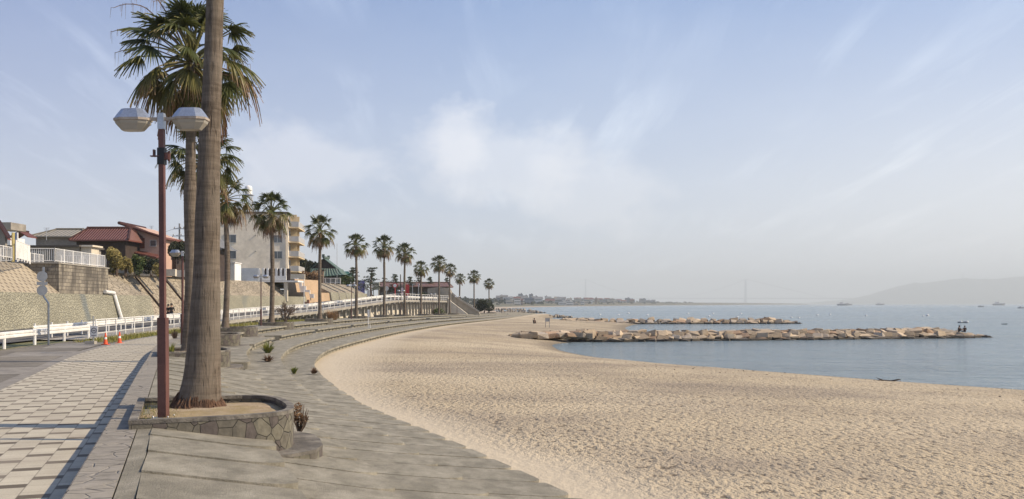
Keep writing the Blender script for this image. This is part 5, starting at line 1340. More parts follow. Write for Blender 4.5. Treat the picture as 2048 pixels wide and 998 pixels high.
# bare shrub in front of the deck
rr = random.Random(4); mb = MB()
def twigs(mb, p, d, l, dep):
    q = p + d * l; mb.tube([p, q], [.008 * (dep + 1), .008 * dep + .003], 4)
    if dep:
        for _ in range(4): twigs(mb, p.lerp(q, rr.uniform(.5, 1)), (d + Vector((rr.gauss(0, .45), rr.gauss(0, .45), rr.gauss(0, .25)))).normalized(), l * .66, dep - 1)
for _ in range(6): twigs(mb, Vector((X(571, 88), 88, -.3)), Vector((rr.gauss(0, .35), rr.gauss(0, .35), 1)).normalized(), 1.1, 3)
tag(mb.build('bare_shrub', twig), 'leafless grey shrub in front of the raised footway', 'shrub')
# ground cover strips
def grass_field(name, n, fn, h, m, seed, lab):
    rr = random.Random(seed); mb = MB()
    for _ in range(n):
        p = fn(rr)
        if p is None: continue
        x, y, z = p; a = rr.uniform(0, 6.28); s = Vector((math.cos(a), math.sin(a), 0)) * h * .09; l = h * rr.uniform(.4, 1.2); tip = Vector((x + rr.gauss(0, .35) * l, y + rr.gauss(0, .35) * l, z + l)); b = Vector((x, y, z))
        mb.cur = .3 + .7 * rr.random(); mb.add([b - s, b + s, tip], [(0, 1, 2)])
    mb.cur = 0; o = mb.build(name, m); o['kind'] = 'stuff'; tag(o, lab, 'grass')
def f1(rr):
    s = rr.uniform(s_at(46), s_at(190)); p = Kp(s); n, _ = Kn(s); xl = Rx(p[1]) + .3; xk = p[0] - 3.2
    if xl > xk - .4: return None
    f = rr.random(); x = xl + (xk - xl) * f
    if pnoise(Vector((x * .25, p[1] * .25, 2))) < -.05: return None
    return x, p[1], ztop(p[1]) - .37
grass_field('grass', 15000, f1, .26, weedm, 1, 'patchy grass between the promenade and the raised footway')
def f2(rr):
    a, b = rr.uniform(-1.0, .1), rr.gauss(0, 1); n, tt_ = Kn(s_at(PXY[0][1])); q = np.array(PXY[0]) + n * rr.uniform(-.85, -.3) + tt_ * rr.uniform(-2.1, .6)
    return q[0], q[1], .02
grass_field('planter_grass', 500, f2, .045, weedm, 2, 'sparse grass along the kerb side of the near planter')

# ================================================================ STREET FURNITURE ON THE PATH
def sign_back():
    D0 = 43.5; t = thing('road_sign', 'grey bent pole carrying two round sign backs and a small plate', 'road sign', (X(97, D0), D0, -.32))
    zz = lambda py: Z(py, D0) + .32
    dx = X(87, D0) - X(97, D0)
    mb = MB(); mb.tube([(0, 0, 0), (0, 0, zz(607)), (dx, 0, zz(592)), (dx, 0, zz(534))], .05, 8); mb.build('pole', galv, t)
    for py, nm in ((553, 'sign_disc'), (581, 'sign_disc')): mb = MB(); mb.tube([(dx - .02, -.07, zz(py)), (dx - .02, -.11, zz(py))], .245, 20); mb.build(nm, mat('sign_back_white', (.60, .57, .52), (.5, .475, .43), 3, .5), t)
    mb = MB(); mb.box((dx - .02, -.09, zz(567)), (.5, .03, .15)); mb.build('plate', mat('sign_back_white', (.6, .57, .52)), t)
sign_back()
D0 = 44.0; t = thing('notice_board', 'white rectangular board with round mark at the fence start', 'sign', (X(188, D0), D0, -.32))
mb = MB(); mb.tube([(-.05, .04, 0), (-.05, .04, 1.35)], .035, 6); mb.build('post', galv, t)
mb = MB(); mb.box((.0, 0, .62), (.36, .03, .52)); mb.build('board', whitep, t)
mb = MB(); ns = 28
for k in range(ns):
    a0, a1 = 2 * math.pi * k / ns, 2 * math.pi * (k + 1) / ns
    mb.quad(*[(r_ * math.cos(a), -.019, .66 + r_ * math.sin(a)) for r_, a in ((.135, a0), (.10, a0), (.10, a1), (.135, a1))])
mb.box((0, -.0185, .655), (.13, .004, .045), 0); mb.box((0, -.0185, .43), (.24, .004, .03)); mb.build('round_mark', mat('mark_grey', (.12, .12, .13)), t)
mb = MB(); mb.box((-.15, 0, .08), (.45, .3, .16)); mb.build('foot_block', deckm, t)
conem = mat('cone_orange', (.72, .10, .03), (.62, .085, .028), 3, .5)
def cone(x, y, lab):
    t = thing('traffic_cone', lab, 'traffic cone', (x, y, -.316), 0, 'orange traffic cones'); mb = MB(); mb.lathe([(.10, .03), (.075, .2), (.045, .42), (.028, .56)], n=14); mb.build('cone_body', conem, t, smooth=False)
    mb = MB(); mb.box((0, 0, .015), (.30, .30, .03)); mb.build('base', conem, t); mb = MB(); mb.lathe([(.070, .26), (.0535, .36)], n=14); mb.build('band', whitep, t)
cone(X(211, 43.5), 43.5, 'orange traffic cone next to the notice board'); cone(X(239, 45), 45, 'orange traffic cone farther from the notice board, by the fence')
# slim white notice post on the steps
t = thing('white_notice', 'slim tall white notice board on two posts standing on the steps', 'sign', (X(737, 78), 78, -.45))
zt = lambda py: Z(py, 78) + .45
mb = MB(); mb.box((0, 0, zt(626.5)), (.16, .05, .62)); mb.build('board', whitep, t)
for dx in (-.03, .12): mb = MB(); mb.tube([(dx, .04, 0), (dx, .04, zt(632) if dx < 0 else .35)], .028, 6); mb.build('post', whitep, t)
# beach frame sign
D0 = 112.0; t = thing('beach_sign', 'grey board on two legs standing in the sand between the breakwaters', 'sign', (X(1095, D0), D0, -1.25))
for dx in (-.25, .25): mb = MB(); mb.box((dx, 0, .6), (.05, .05, 1.2)); mb.build('leg', mat('grey_steel', (.25, .25, .26)), t)
mb = MB(); mb.box((0, -.03, .93), (.56, .04, .42)); mb.build('board', mat('board_grey', (.38, .38, .38)), t)
# driftwood
mb = MB(); x, y = X(1765, 44.5), 44.0
mb.tube([(x - .65, y, -2.08), (x - .3, y + .05, -2.04), (x + .2, y, -2.07), (x + .7, y + .1, -2.0)], [.03, .055, .05, .02], 6); mb.tube([(x - .1, y, -2.05), (x - .4, y - .2, -1.95), (x - .6, y - .2, -1.88)], [.035, .02, .01], 5); mb.tube([(x + .25, y, -2.05), (x + .55, y - .15, -1.95)], [.03, .01], 5)
tag(mb.build('driftwood', mat('wet_driftwood', (.05, .038, .03))), 'dark driftwood branch at the water line', 'driftwood')
# weed litter on sand
rr = random.Random(12); mb = MB()
for _ in range(420):
    y = rr.uniform(9, 55); u = rr.random(); xs, xw = xa(SCV, y), xa(WLC, y); x = xs + 1.5 + (xw - xs - 2.5) * u; uu = (x - xs) / (xw - xs); z = -1.2 - (0.18 * uu + 0.82 * uu ** 2.1) + .0
    z += pnoise(Vector((x * 0.25, y * 0.25, 0))) * 0.05 + pnoise(Vector((x * 0.9, y * 0.9, 5))) * 0.025
    l = rr.uniform(.02, .11); a = rr.uniform(0, 3.14); mb.box((x, y, z + .012), (l, rr.uniform(.01, .035), .03), a)
o = mb.build('beach_litter', mat('dried_weed', (.09, .07, .05), (.2, .15, .1), 20)); o['kind'] = 'stuff'; tag(o, 'scattered dry seaweed and twigs on the sand', 'seaweed')

# ================================================================ BREAKWATERS
def rock_mesh(seed, m, n=16):
    rr = random.Random(seed); bm = bmesh.new()
    for _ in range(n):
        v = Vector((rr.uniform(-1, 1), rr.uniform(-1, 1), rr.uniform(-1, 1))); bm.verts.new((v.x * .7, v.y * .5, v.z * .45))
    for cx__ in (-1, 1):
        for cy__ in (-1, 1):
            for cz__ in (-1, 1): bm.verts.new((cx__ * .78 * rr.uniform(.42, 1.12), cy__ * .64 * rr.uniform(.45, 1.05), cz__ * .54 * rr.uniform(.5, 1.0)))
    bmesh.ops.convex_hull(bm, input=bm.verts); bmesh.ops.delete(bm, geom=[v for v in bm.verts if not v.link_faces], context='VERTS')
    bmesh.ops.bevel(bm, geom=bm.edges[:], offset=.035, segments=1, affect='EDGES', clamp_overlap=True)
    bmesh.ops.recalc_face_normals(bm, faces=bm.faces)
    me = bpy.data.meshes.new('armour_stone'); bm.to_mesh(me); bm.free(); me.materials.append(m); return me
ROCKS = [[rock_mesh(200 + 10 * c + k, rocks_m[c]) for k in range(5)] for c in range(4)]
def breakwater(x0, y0, x1, y1, n, crest, scale, which, group, seed, taper0=6, nrows=None):
    rr = random.Random(seed); L = math.hypot(x1 - x0, y1 - y0); ax = Vector(((x1 - x0) / L, (y1 - y0) / L)); nr = Vector((-ax.y, ax.x)); cnt = 0
    core = MB()
    rows = nrows or [(-3.0, -2.25, 'waterline'), (-2.3, -1.95, 'lower face'), (-1.4, -1.6, 'upper face'), (-.2, crest - .1, 'crest'), (.9, crest - .2, 'back row')][:4]
    prev = None
    for i in range(n + 1):
        f = i / n; end = smoothstep(1.0, .90, f) if False else 1 - smoothstep(.90, 1.0, f); st_ = smoothstep(0, taper0 / L, f)
        c = Vector((x0, y0)) + ax * L * f; hh = (crest - .55 + 2.6) * (0.42 + .58 * min(end, st_)) ; q = []
        for o_, z in ((-3.0, -2.9), (-.9, -2.6 + hh * .95 - .1), (1.2, -2.6 + hh * .95 - .1), (3.4, -2.9)): p = c + nr * o_; q.append((p.x, p.y, z))
        if prev: [core.quad(prev[k], q[k], q[k + 1], prev[k + 1]) for k in range(3)]
        prev = q
    o = core.build('rubble_core', rocks_m[1]); o['kind'] = 'stuff'; tag(o, 'small dark rubble filling beneath the %s stones' % which, 'rubble')
    for ri, (off, zz, part) in enumerate(rows):
        m_ = n if ri < 3 else int(n * .9)
        for i in range(m_):
            f = (i + .5 * (ri % 2) + rr.uniform(-.18, .18)) / m_
            if f < 0 or f > 1: continue
            end = 1 - smoothstep(.88, 1.0, f); st_ = smoothstep(0, taper0 / L, f)
            z = -2.45 + (zz + 2.45) * (.12 + .88 * end); z = z if which == 'x' else z
            gz = -1.35 if f < .5 else -9
            if st_ < 1: z = max(z, -1.25 - .25) if ri < 3 else z - .3 * (1 - st_)
            c = Vector((x0, y0)) + ax * L * f + nr * (off * (.55 + .45 * end) + rr.uniform(-.2, .2))
            ci = rr.choices([0, 1, 2, 3], [.40, .24, .13, .23])[0]; k = rr.randrange(5)
            o = bpy.data.objects.new('armour_stone', ROCKS[ci][k]); COL.objects.link(o); s = scale * rr.uniform(.82, 1.28) * (1 if ri else .95)
            o.location = (c.x, c.y, z + rr.uniform(-.05, .04)); o.scale = (s * rr.uniform(.9, 1.2), s * rr.uniform(.85, 1.1), s * rr.uniform(.65, .9))
            o.rotation_euler = (R(rr.uniform(12, 34)) if ri in (1, 2) else R(rr.uniform(-10, 10)), R(rr.uniform(-13, 13)), rr.uniform(-.5, .5) + (math.pi if rr.random() < .5 else 0))
            sec = ['landward end', 'landward half', 'middle', 'seaward half', 'outer tip'][min(4, int(f * 5))]
            tag(o, '%s boulder, %s, %s of the %s' % (ROCKW[ci], part, sec, which), 'boulder', group); cnt += 1
    print(which, cnt)
breakwater(-.5, 93.0, 54.5, 107.0, 60, -1.32, .74, 'near breakwater', 'boulders of the near breakwater', 1, taper0=8)
breakwater(9, 176.5, 56.5, 180.5, 32, -1.45, .86, 'second breakwater', 'boulders of the second breakwater', 2, taper0=5, nrows=[(-2.8, -2.2, 'waterline'), (-1.8, -1.9, 'upper face'), (-.5, -1.6, 'crest')])
# low dark groynes farther off: too many small stones to count
def groyne(x0, y0, x1, y1, h, lab, seed):
    rr = random.Random(seed); mb = MB(); L = math.hypot(x1 - x0, y1 - y0); n = int(L / .9)
    for i in range(n):
        f = i / n
        for _ in range(3):
            c = (x0 + (x1 - x0) * f + rr.gauss(0, .5), y0 + (y1 - y0) * f + rr.uniform(-1.5, 1.5), -2.3 + h * rr.uniform(.3, .9) * (1 - f ** 6)); s = rr.uniform(.5, 1.1); mb.box(c, (s * 1.4, s, s * .8), rr.uniform(0, 3), taper=.6)
    mb.cur = 0; o = mb.build('groyne_rubble', rocks_m[1]); o['kind'] = 'stuff'; tag(o, lab, 'groyne')
groyne(1.5, 256, 17, 258, .9, 'low dark stone groyne beyond the second breakwater', 1)
groyne(-6, 392, 14, 392, 1.0, 'thin dark groyne farther along the shore', 2); groyne(-4, 330, 8, 333, .7, 'short dark groyne behind the end of the steps', 3); groyne(-22, 500, 14, 505, 1.6, 'distant dark rocky groyne near the far beach', 4)

# ================================================================ FAR SHORE, CITY, ISLAND, BRIDGE
SL = spline([(9, 268, 0), (6, 300, 0), (-4, 400, 0), (-14, 560, 0), (-8, 800, 0), (45, 1200, 0), (150, 1650, 0), (330, 2200, 0), (600, 2900, 0), (1100, 4200, 0), (2100, 6400, 0)], 12)
def sx(y): return float(np.interp(y, SL[:, 1], SL[:, 0]))
def land_z(y, d):                                # d metres inland
    g = smoothstep(260, 1000, y)
    b = -2.3 + 1.3 * smoothstep(-2, 18 + y * .012, d)
    return b + (g * (7.5 * smoothstep(20, 90, d) + 6 * smoothstep(80, 500, d)) + (1 - g) * 0.4) * (.8 + .35 * pnoise(Vector((y * .006, d * .01, 1))))
mb = MB(); bb = MB(); ys = [262 + 14 * i for i in range(40)] + [822 + 60 * i for i in range(20)] + [2050 + 300 * i for i in range(15)]
dd = [-3, 4, 10, 20, 35, 60, 90, 150, 300, 600, 1500, 4000]
for a, b in zip(ys[:-1], ys[1:]):
    for d0, d1 in zip(dd[:-1], dd[1:]):
        q = [(sx(yv) - d_, yv, land_z(yv, d_)) for yv, d_ in ((a, d1), (a, d0), (b, d0), (b, d1))]; (bb if d1 <= 20 else mb).quad(*q)
struct('far_beach', bb, mat('far_sand', (.42, .34, .25)), smooth=True)
struct('coastal_land', mb, mat('far_scrub', (.16, .12, .08), (.07, .075, .045), .02, 1, c3=(.09, .09, .055), s3=.01), smooth=True)
rr = random.Random(31); mb = MB()
for _ in range(2600):
    y = 420 + 2700 * rr.random() ** 1.3; d = rr.uniform(28 + y * .01, 130 + y * .22); s = rr.uniform(1.5, 3.8); x = sx(y) - d; z = land_z(y, d)
    lc = Vector((x, y, z + s * .6)); 
    for _k in range(7):
        v = Vector((rr.gauss(0, 1), rr.gauss(0, .5), rr.gauss(0, .5))) * s * .55; a = Vector((rr.gauss(0, 1), rr.gauss(0, 1), rr.gauss(0, 1))).normalized(); b_ = a.cross(Vector((0.3, 1, .2))).normalized(); mb.cur = rr.random(); p = lc + v; mb.add([p - a * s * .6, p - b_ * s * .4, p + a * s * .6, p + b_ * s * .4], [(0, 1, 2, 3)])
mb.cur = 0; o = mb.build('woods', bushd); o['kind'] = 'stuff'; tag(o, 'distant trees between the houses on the far shore', 'woods')
cityw = {'white': mat('city_white', (.72, .70, .66)), 'cream': mat('city_cream', (.58, .51, .41)), 'grey': mat('city_grey', (.34, .34, .35)), 'blue grey': mat('city_blue_grey', (.18, .20, .24)), 'brown': mat('city_brown', (.30, .21, .16))}
def cityb(px, D, w_, h, col, lab, grp=None, depth=None, roof='flat'):
    x = X(px, D); D += sum(60 for q in range(20) if sx(D + 60 * q) - X(px, D + 60 * q) < 30); x = X(px, D); d = sx(D) - x; z = land_z(D, d) - 1.0; t = thing('far_building', lab, 'building', (x, D, z), 0, grp); dp = depth or w_ * .7
    mb = MB(); mb.box((0, 0, h / 2), (w_, dp, h)); mb.build('wall', cityw[col], t)
    mb = MB()
    if roof == 'flat': mb.box((0, 0, h + .15), (w_ + .4, dp + .4, .3)); mb.box((w_ * .2, 0, h + 1.1), (w_ * .22, dp * .4, 1.8)); mb.build('roof', cityw[col], t)
    else: roof_gable(mb, 0, 0, w_, dp, h, w_ * .18, .4); mb.build('roof', greyroof if roof == 'g' else redroof, t)
    if h > 6 or col in ('white', 'cream'):
        mb = MB(); nf = max(1, int(h / 3.2))
        for k in range(nf): mb.box((0, -dp / 2 - .05, h * (k + .55) / nf), (w_ * .86, .12, 1.1)); mb.box((w_ / 2 + .05, 0, h * (k + .55) / nf), (.12, dp * .8, 1.1))
        mb.build('window_band', glassm, t)
spec = [(1041, 1850, 9, 17, 'blue grey', 'tall narrow blue grey block at the left of the far skyline'), (1050, 1860, 12, 13.5, 'blue grey', 'broad blue grey block right of the tall narrow one'), (1062, 1880, 8, 16.5, 'blue grey', 'second tall blue grey block with stepped side on the far skyline'), (1070, 1890, 11, 12, 'blue grey', 'blue grey block adjoining the second tall one'),
        (1015, 1300, 11, 6, 'grey', 'grey block above the scrub left of the skyline towers'), (1092, 1900, 5, 13, 'grey', 'thin grey tower right of the blue grey blocks'), (1106, 1700, 24, 8, 'cream', 'long cream apartment block on the far ridge'), (1125, 1350, 13, 6, 'white', 'white stepped house, left of the bright cluster by the far beach'), (1138, 1340, 14, 7.5, 'white', 'bright white house in the cluster by the far beach'),
        (1149, 1330, 15, 5, 'cream', 'long cream house at the right of the bright cluster'), (1165, 1600, 7, 7, 'white', 'small white house right of the bright cluster'), (1255, 2350, 12, 13, 'blue grey', 'blue grey block on the far right of the shore'), (1262, 2380, 16, 10, 'blue grey', 'wider blue grey block beside it on the far right'), (1286, 2500, 15, 12, 'grey', 'grey block nearest the end of the far shore'), (1222, 2100, 16, 10, 'cream', 'cream block on the right part of the far shore'), (1192, 1900, 4, 14, 'brown', 'thin brown tower in the middle of the far shore')]
for px, D, w_, h, col, lab in spec: cityb(px, D, w_, h, col, lab)
rr = random.Random(77)
for i in range(78):
    px = rr.uniform(985, 1312); D = 900 + (px - 985) / 325 * 1500 + rr.uniform(80, 550); x = X(px, D)
    if sx(D) - x < 26: D += 260; x = X(px, D)
    if sx(D) - x < 26: continue
    col = rr.choices(['white', 'cream', 'grey', 'blue grey', 'brown'], [.36, .24, .2, .1, .1])[0]; w_ = rr.uniform(7, 17); h = rr.uniform(4.5, 10); rf = rr.choice(['flat', 'g', 'g', 'r'])
    sec = 'left part' if px < 1070 else ('middle part' if px < 1190 else 'right part')
    cityb(px, D, w_, h, col, '%s %s house %s on the %s of the far shore' % ('small' if w_ < 10 else 'wide', col, {'flat': 'with flat roof', 'g': 'with grey roof', 'r': 'with red roof'}[rf], sec), 'houses on the far shore', roof=rf)
# island mountain
rid = [(1590, 607), (1640, 604), (1700, 598), (1737, 590), (1770, 580), (1795, 573), (1822, 567), (1830, 564.5), (1842, 566.5), (1890, 560.5), (1930, 556), (1955, 558), (1990, 558), (2048, 552), (2150, 545), (2300, 549), (2500, 562), (2750, 585), (2900, 607)]
mb = MB(); DM = 12000.0; pxs = np.arange(1580, 2910, 5.0); prev = None
for px in pxs:
    py = np.interp(px, [a for a, b in rid], [b for a, b in rid]); h = max(0, Z(py, DM)) ; col_ = []
    for D, k in ((DM - 1500, 0), (DM - 1000, .28), (DM - 500, .62), (DM, 1.0), (DM + 900, .6), (DM + 2000, 0)):
        nz = pnoise(Vector((px * .03, D * .002, 0))) * .28 * h * (1 if 0 < k < 1 else 0); col_.append((X(px, DM) * (1 + (D - DM) / DM * .35), D, -4 + (h + 4) * k + nz + (pnoise(Vector((px * .11, 3, 0))) * 5 if k == 1.0 else 0)))
    if prev: [mb.quad(prev[i], col_[i], col_[i + 1], prev[i + 1]) for i in range(5)]
    prev = col_
struct('island_hills', mb, mat('island_forest', (.06, .075, .05), (.04, .05, .035), .001, 1), smooth=True)
mb = MB(); a = Vector((X(1925, DM), DM, Z(556, DM) - 5)); mb.tube([a, a + Vector((0, 0, 60))], 5, 5); tag(mb.build('radio_mast', galv), 'tiny radio mast on the island summit', 'mast')
# suspension bridge
DB = 11000.0; steel = mat('bridge_steel', (.46, .50, .52), rough=.5)
t = thing('suspension_bridge', 'huge suspension bridge almost lost in the haze on the horizon', 'bridge', (X(1331, DB), DB, -2.2)); ox = X(1331, DB)
tx = [X(1171, DB) - ox, X(1491, DB) - ox]; zt = 300
for x in tx:
    mb = MB()
    for dy in (-20, 20): mb.tube([(x, dy * 1.2, 0), (x, dy, zt)], [8.5, 5], 4)
    for z in (70, 130, 190, 250, 295): mb.box((x, 0, z), (8, 44, 7))
    mb.build('tower', steel, t)
mb = MB(); mb.box((0, 0, 70), (4400, 30, 9)); mb.build('deck', steel, t)
for dy in (-20, 20):
    mb = MB(); pts = [(tx[0] - 960, dy, 75)] + [(tx[0] + (tx[1] - tx[0]) * f, dy, 85 + (zt - 85) * (2 * f - 1) ** 2) for f in np.linspace(0, 1, 25)] + [(tx[1] + 960, dy, 75)]; mb.tube(pts, 1.6, 5); mb.build('cable', steel, t)

# ================================================================ BOATS AND FLOATS
buoym = mat('float_white', (.80, .79, .76), rough=.5)
def buoy(px, py, lab, s=1.0, m_=None):
    D = 3.8 * F / (py - HY); t = thing('mooring_float', lab, 'buoy', (X(px, D), D, -2.2), 0, 'floats on the bay'); k = s * max(.35, D / 520)
    mb = MB(); mb.lathe([(.2, -.25), (.62, -.1), (.85, .12), (.8, .38), (.45, .62), (.12, .68)], n=10); o = mb.build('float_body', m_ or buoym, t, smooth=True); o.scale = (k, k, k)
    mb = MB(); mb.tube([(0, 0, .6), (0, 0, 1.0)], .06, 5); o = mb.build('stub', galv, t); o.scale = (k, k, k)
BL = [(1200, 629.5), (1237, 630), (1257, 627), (1295, 630.5), (1376, 627.5), (1418, 633), (1426, 627.5), (1475, 634.5), (1482, 628), (1583, 635.5), (1598, 636), (1635, 630.5), (1660, 629.5), (1732, 631.5)]
seq = ['leftmost white float off the far beach', 'white float second from the left', 'white float third from the left', 'white float above the second breakwater left part', 'white float above the middle of the second breakwater, left one', 'lower white float of the trio over the second breakwater', 'upper white float of the trio over the second breakwater', 'lower white float over the right half of the second breakwater', 'upper white float over the right half of the second breakwater',
       'white float just before the second breakwater tip, left one', 'white float just before the second breakwater tip, right one', 'white float right of the second breakwater tip', 'second white float right of the second breakwater tip', 'lone white float in the open water, left of the double floats']
for (a, b), lab in zip(BL, seq): buoy(a, b, lab, .8)
buoy(1530, 635.5, 'dark float left of the second breakwater tip', .8, blackm); buoy(1846, 632.3, 'smaller left one of the double floats', .7); buoy(1855, 631.5, 'larger right one of the double floats', 1.1)
hullm = mat('hull_grey', (.30, .31, .33), (.2, .2, .22), 2, .5)
def boat(px, py, L, lab, m_=hullm, cabin=True, rz=0.0):
    D = 3.8 * F / (py - HY); t = thing('fishing_boat', lab, 'boat', (X(px, D), D, -2.25), rz); h = L * .13; w_ = L * .28; mb = MB()
    top = [(-.5, .42), (-.2, .5), (.2, .45), (.42, .2), (.52, 0), (.42, -.2), (.2, -.45), (-.2, -.5), (-.5, -.42)]
    mb.curm = 0; n = len(top); lo = [(x * L * .9, y * w_ * .6, -.1 * h) for x, y in top]; hi = [(x * L, y * w_, h * (1 + .5 * max(0, x) * 2)) for x, y in top]
    mb.add(lo + hi, [(i, n + i, n + (i + 1) % n, (i + 1) % n) for i in range(n)] + [tuple(range(n, 2 * n))[::-1]]); mb.build('hull', m_, t)
    if cabin:
        mb = MB(); mb.box((-.15 * L, 0, h + L * .07), (L * .24, w_ * .6, L * .14)); mb.build('cabin', whitep, t); mb = MB(); mb.tube([(-.02 * L, 0, h), (-.02 * L, 0, h + L * .3)], L * .008, 5); mb.tube([(-.4 * L, 0, h), (-.4 * L, 0, h + L * .2)], L * .006, 5); mb.build('mast', galv, t)
        mb = MB(); mb.box((-.15 * L, -w_ * .3 - .01, h + L * .10), (L * .18, .03, L * .035)); mb.build('cabin_window', glassm, t)
boat(1686, 611.0, 30, 'larger grey fishing boat near the horizon left of the island'); boat(1696, 610.4, 26, 'boat just behind the larger grey one near the horizon'); boat(1760, 610.2, 30, 'small lone boat on the horizon below the island slope'); boat(1998, 610.6, 36, 'long low boat on the horizon near the right edge'); boat(2042, 616.5, 6, 'small dark boat at the right edge')
boat(1962, 614, 8, 'tiny dark boat below the long low boat'); boat(1925, 645.5, 1.9, 'small moored rowing boat with two white floats beyond the breakwater tip', hullm, False); boat(2009, 648.5, 1.1, 'tiny dark dinghy right of the breakwater tip', blackm, False)
D = 3.8 * F / 37.5
for dx, lab in ((-.45, 'left white float lying against the small rowing boat'), (.8, 'right white float lying against the small rowing boat')):
    mb = MB(); mb.lathe([(.05, 0), (.22, .08), (.26, .22), (.15, .36), (.04, .4)], (X(1925, D) + dx, D - .35, -2.2), 10); tag(mb.build('mooring_float', buoym, smooth=True), lab, 'buoy', 'floats on the bay')

# ================================================================ PEOPLE
skinm = mat('skin', (.45, .27, .19), rough=.6); hairm = mat('black_hair', (.012, .010, .010), rough=.5); blackc = mat('black_cloth', (.018, .018, .022), rough=.9); navy = mat('dark_trousers', (.03, .032, .045), rough=.9); pale = mat('pale_cloth', (.55, .5, .45), rough=.9)
def person(loc, rz, pose, lab, s=1.0, top=None, low=None):
    top = top or blackc; low = low or navy; J = {}
    if pose in ('stand', 'walk'):
        st_ = .16 if pose == 'walk' else .03
        J = dict(pel=(0, 0, .93), wst=(0, 0, 1.08), chs=(0, .01, 1.30), nck=(0, .01, 1.46), hd0=(0, -.01, 1.54), hd1=(0, -.02, 1.64), hd2=(0, -.01, 1.71))
        for sg, n in ((-1, 'L'), (1, 'R')):
            k = sg * st_
            J.update({'hip' + n: (sg * .09, 0, .90), 'kne' + n: (sg * .10, -.04 - k * .5, .50), 'ank' + n: (sg * .10, .02 - k, .08), 'toe' + n: (sg * .11, -.16 - k, .03), 'sho' + n: (sg * .17, .01, 1.40), 'elb' + n: (sg * .23, .05, 1.14), 'wri' + n: (sg * .15, -.18, 1.10), 'pal' + n: (sg * .12, -.26, 1.13)})
    else:
        J = dict(pel=(0, 0, .12), wst=(0, -.03, .27), chs=(0, -.08, .48), nck=(0, -.11, .63), hd0=(0, -.14, .71), hd1=(0, -.16, .80), hd2=(0, -.15, .87))
        for sg, n in ((-1, 'L'), (1, 'R')):
            J.update({'hip' + n: (sg * .09, -.03, .11), 'kne' + n: (sg * .14, -.38, .44), 'ank' + n: (sg * .12, -.50, .07), 'toe' + n: (sg * .13, -.66, .03), 'sho' + n: (sg * .17, -.09, .57), 'elb' + n: (sg * .24, -.25, .38), 'wri' + n: (sg * .12, -.44, .44), 'pal' + n: (sg * .09, -.51, .45)})
    rad = dict(pel=.135, wst=.12, chs=.14, nck=.055, hd0=.075, hd1=.095, hd2=.07, hip=.095, kne=.058, ank=.042, toe=.036, sho=.068, elb=.043, wri=.027, pal=.032)
    E = [('pel', 'wst'), ('wst', 'chs'), ('chs', 'nck'), ('nck', 'hd0'), ('hd0', 'hd1'), ('hd1', 'hd2')]
    for n in 'LR':
        E += [('pel', 'hip' + n), ('hip' + n, 'kne' + n), ('kne' + n, 'ank' + n), ('ank' + n, 'toe' + n), ('chs', 'sho' + n), ('sho' + n, 'elb' + n), ('elb' + n, 'wri' + n), ('wri' + n, 'pal' + n)]
        p = Vector(J['pal' + n]); d = (p - Vector(J['wri' + n])).normalized(); sd_ = d.cross(Vector((0, 0, 1))).normalized()
        for f in range(5):
            if f < 4: b = p + d * .03 + sd_ * (f - 1.5) * .02; e = b + d * (.045 + .01 * (f in (1, 2))) + Vector((0, 0, -.012))
            else: b = p - d * .02 + sd_ * .04 * (1 if n == 'L' else -1); e = b + d * .03 + sd_ * .02 * (1 if n == 'L' else -1)
            J['f%d%s' % (f, n)] = tuple(b); J['g%d%s' % (f, n)] = tuple(e); E += [('pal' + n, 'f%d%s' % (f, n)), ('f%d%s' % (f, n), 'g%d%s' % (f, n))]
    names = list(J); me = bpy.data.meshes.new('person'); me.from_pydata([J[k] for k in names], [(names.index(a), names.index(b)) for a, b in E], [])
    tmp = bpy.data.objects.new('tmp', me); COL.objects.link(tmp); md = tmp.modifiers.new('s', 'SKIN'); md.use_smooth_shade = True
    for i, k in enumerate(names):
        r_ = rad.get(k, rad.get(k[:-1], .009)); me.skin_vertices[0].data[i].radius = (r_, r_ * (.8 if k in ('pel', 'wst', 'chs') else 1)); me.skin_vertices[0].data[i].use_root = (k == 'pel')
    tmp.modifiers.new('d', 'SUBSURF').levels = 1; dg = bpy.context.evaluated_depsgraph_get(); dg.update(); nm = bpy.data.meshes.new_from_object(tmp.evaluated_get(dg)); bpy.data.objects.remove(tmp)
    nm.materials.clear(); [nm.materials.append(m_) for m_ in (skinm, top, low, blackm)]
    ks = {k: Vector(v) for k, v in J.items()}
    for pgn in nm.polygons:
        c = pgn.center; k = min(ks, key=lambda q: (ks[q] - c).length - .5 * rad.get(q, rad.get(q[:-1], .009)))
        b = k.rstrip('LR') if k[-1] in 'LR' else k
        pgn.material_index = 2 if b in ('hip', 'kne', 'pel') else 3 if b in ('ank', 'toe') else 1 if b in ('wst', 'chs', 'sho', 'elb') else 0
    o = bpy.data.objects.new('person', nm); COL.objects.link(o); o.location = loc; o.rotation_euler = (0, 0, rz); o.scale = (s, s, s); tag(o, lab, 'person')
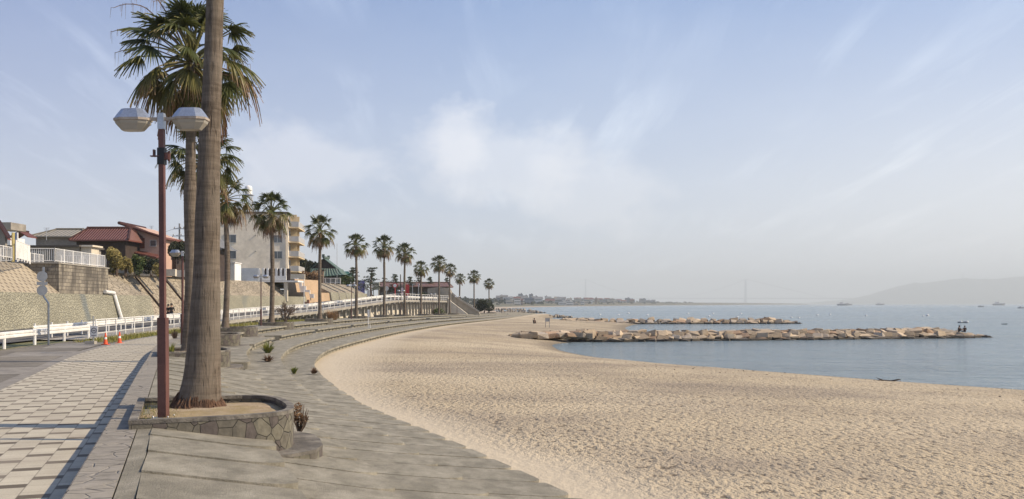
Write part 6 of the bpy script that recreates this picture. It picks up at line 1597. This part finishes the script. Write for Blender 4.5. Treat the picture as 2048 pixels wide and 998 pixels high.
    h = Vector(J['hd1']); mb = MB(); mb.lathe([(.085, -.06), (.108, 0), (.10, .07), (.06, .115), (.01, .125)], (h.x, h.y + .022, h.z), 12); mb.build('hair', hairm, o, smooth=True)
    mb = MB(); mb.lathe([(.006, -.03), (.014, -.015), (.006, .015)], (h.x, h.y - .10, h.z - .01), 6)
    for sg in (-1, 1): mb.lathe([(.004, -.02), (.018, 0), (.004, .025)], (h.x + sg * .098, h.y, h.z), 6)
    mb.build('face_features', skinm, o); mb = MB()
    for sg in (-1, 1): mb.box((h.x + sg * .035, h.y - .092, h.z + .02), (.02, .01, .01))
    mb.box((h.x, h.y - .088, h.z - .05), (.04, .01, .008)); mb.build('eyes_and_mouth', hairm, o)
    return o
D0 = 78.0; zr = Rz(74) + .02 - .02
xp = X(343, D0); person((xp, D0, zr), R(15), 'walk', 'person in black jacket walking on the road with hands held together', 1.0)
person((X(334, 79), 79.3, zr), R(-10), 'stand', 'second person in dark clothes just behind the walking one', .97)
D0 = 104.5; person((X(1917, D0), D0, Z(664, D0) - .02), R(30), 'sit', 'person in dark brown clothes sitting left on the breakwater tip', .86, mat('brown_cloth', (.06, .04, .03)))
person((X(1929, D0), D0 - .1, Z(664, D0) - .02), R(-35), 'sit', 'person in black sitting right on the breakwater tip', .82)
person((X(1068, 140), 140, -1.45), R(20), 'sit', 'lone dark figure sitting on the sand beyond the near breakwater', 1.0)
person((X(1003, 236), 236, -.95), R(0), 'stand', 'distant dark figure at the end of the steps', .85)

# ================================================================ HAZE
def haze():
    m = bpy.data.materials.new('haze'); m.use_nodes = True; t = NT(m.node_tree); t.n.clear(); out = t.new('ShaderNodeOutputMaterial'); v = t.new('ShaderNodeVolumePrincipled')
    v.inputs['Color'].default_value = (.92, .99, 1.0, 1); v.inputs['Density'].default_value = HAZE; v.inputs['Anisotropy'].default_value = 0.0
    t.link(v.outputs[0], out.inputs['Volume']); mb = MB(); mb.box((0, 7000, 203), (32600, 17200, 414)); o = mb.build('haze', m); o['kind'] = 'stuff'
HAZE = 1.9e-4
haze()
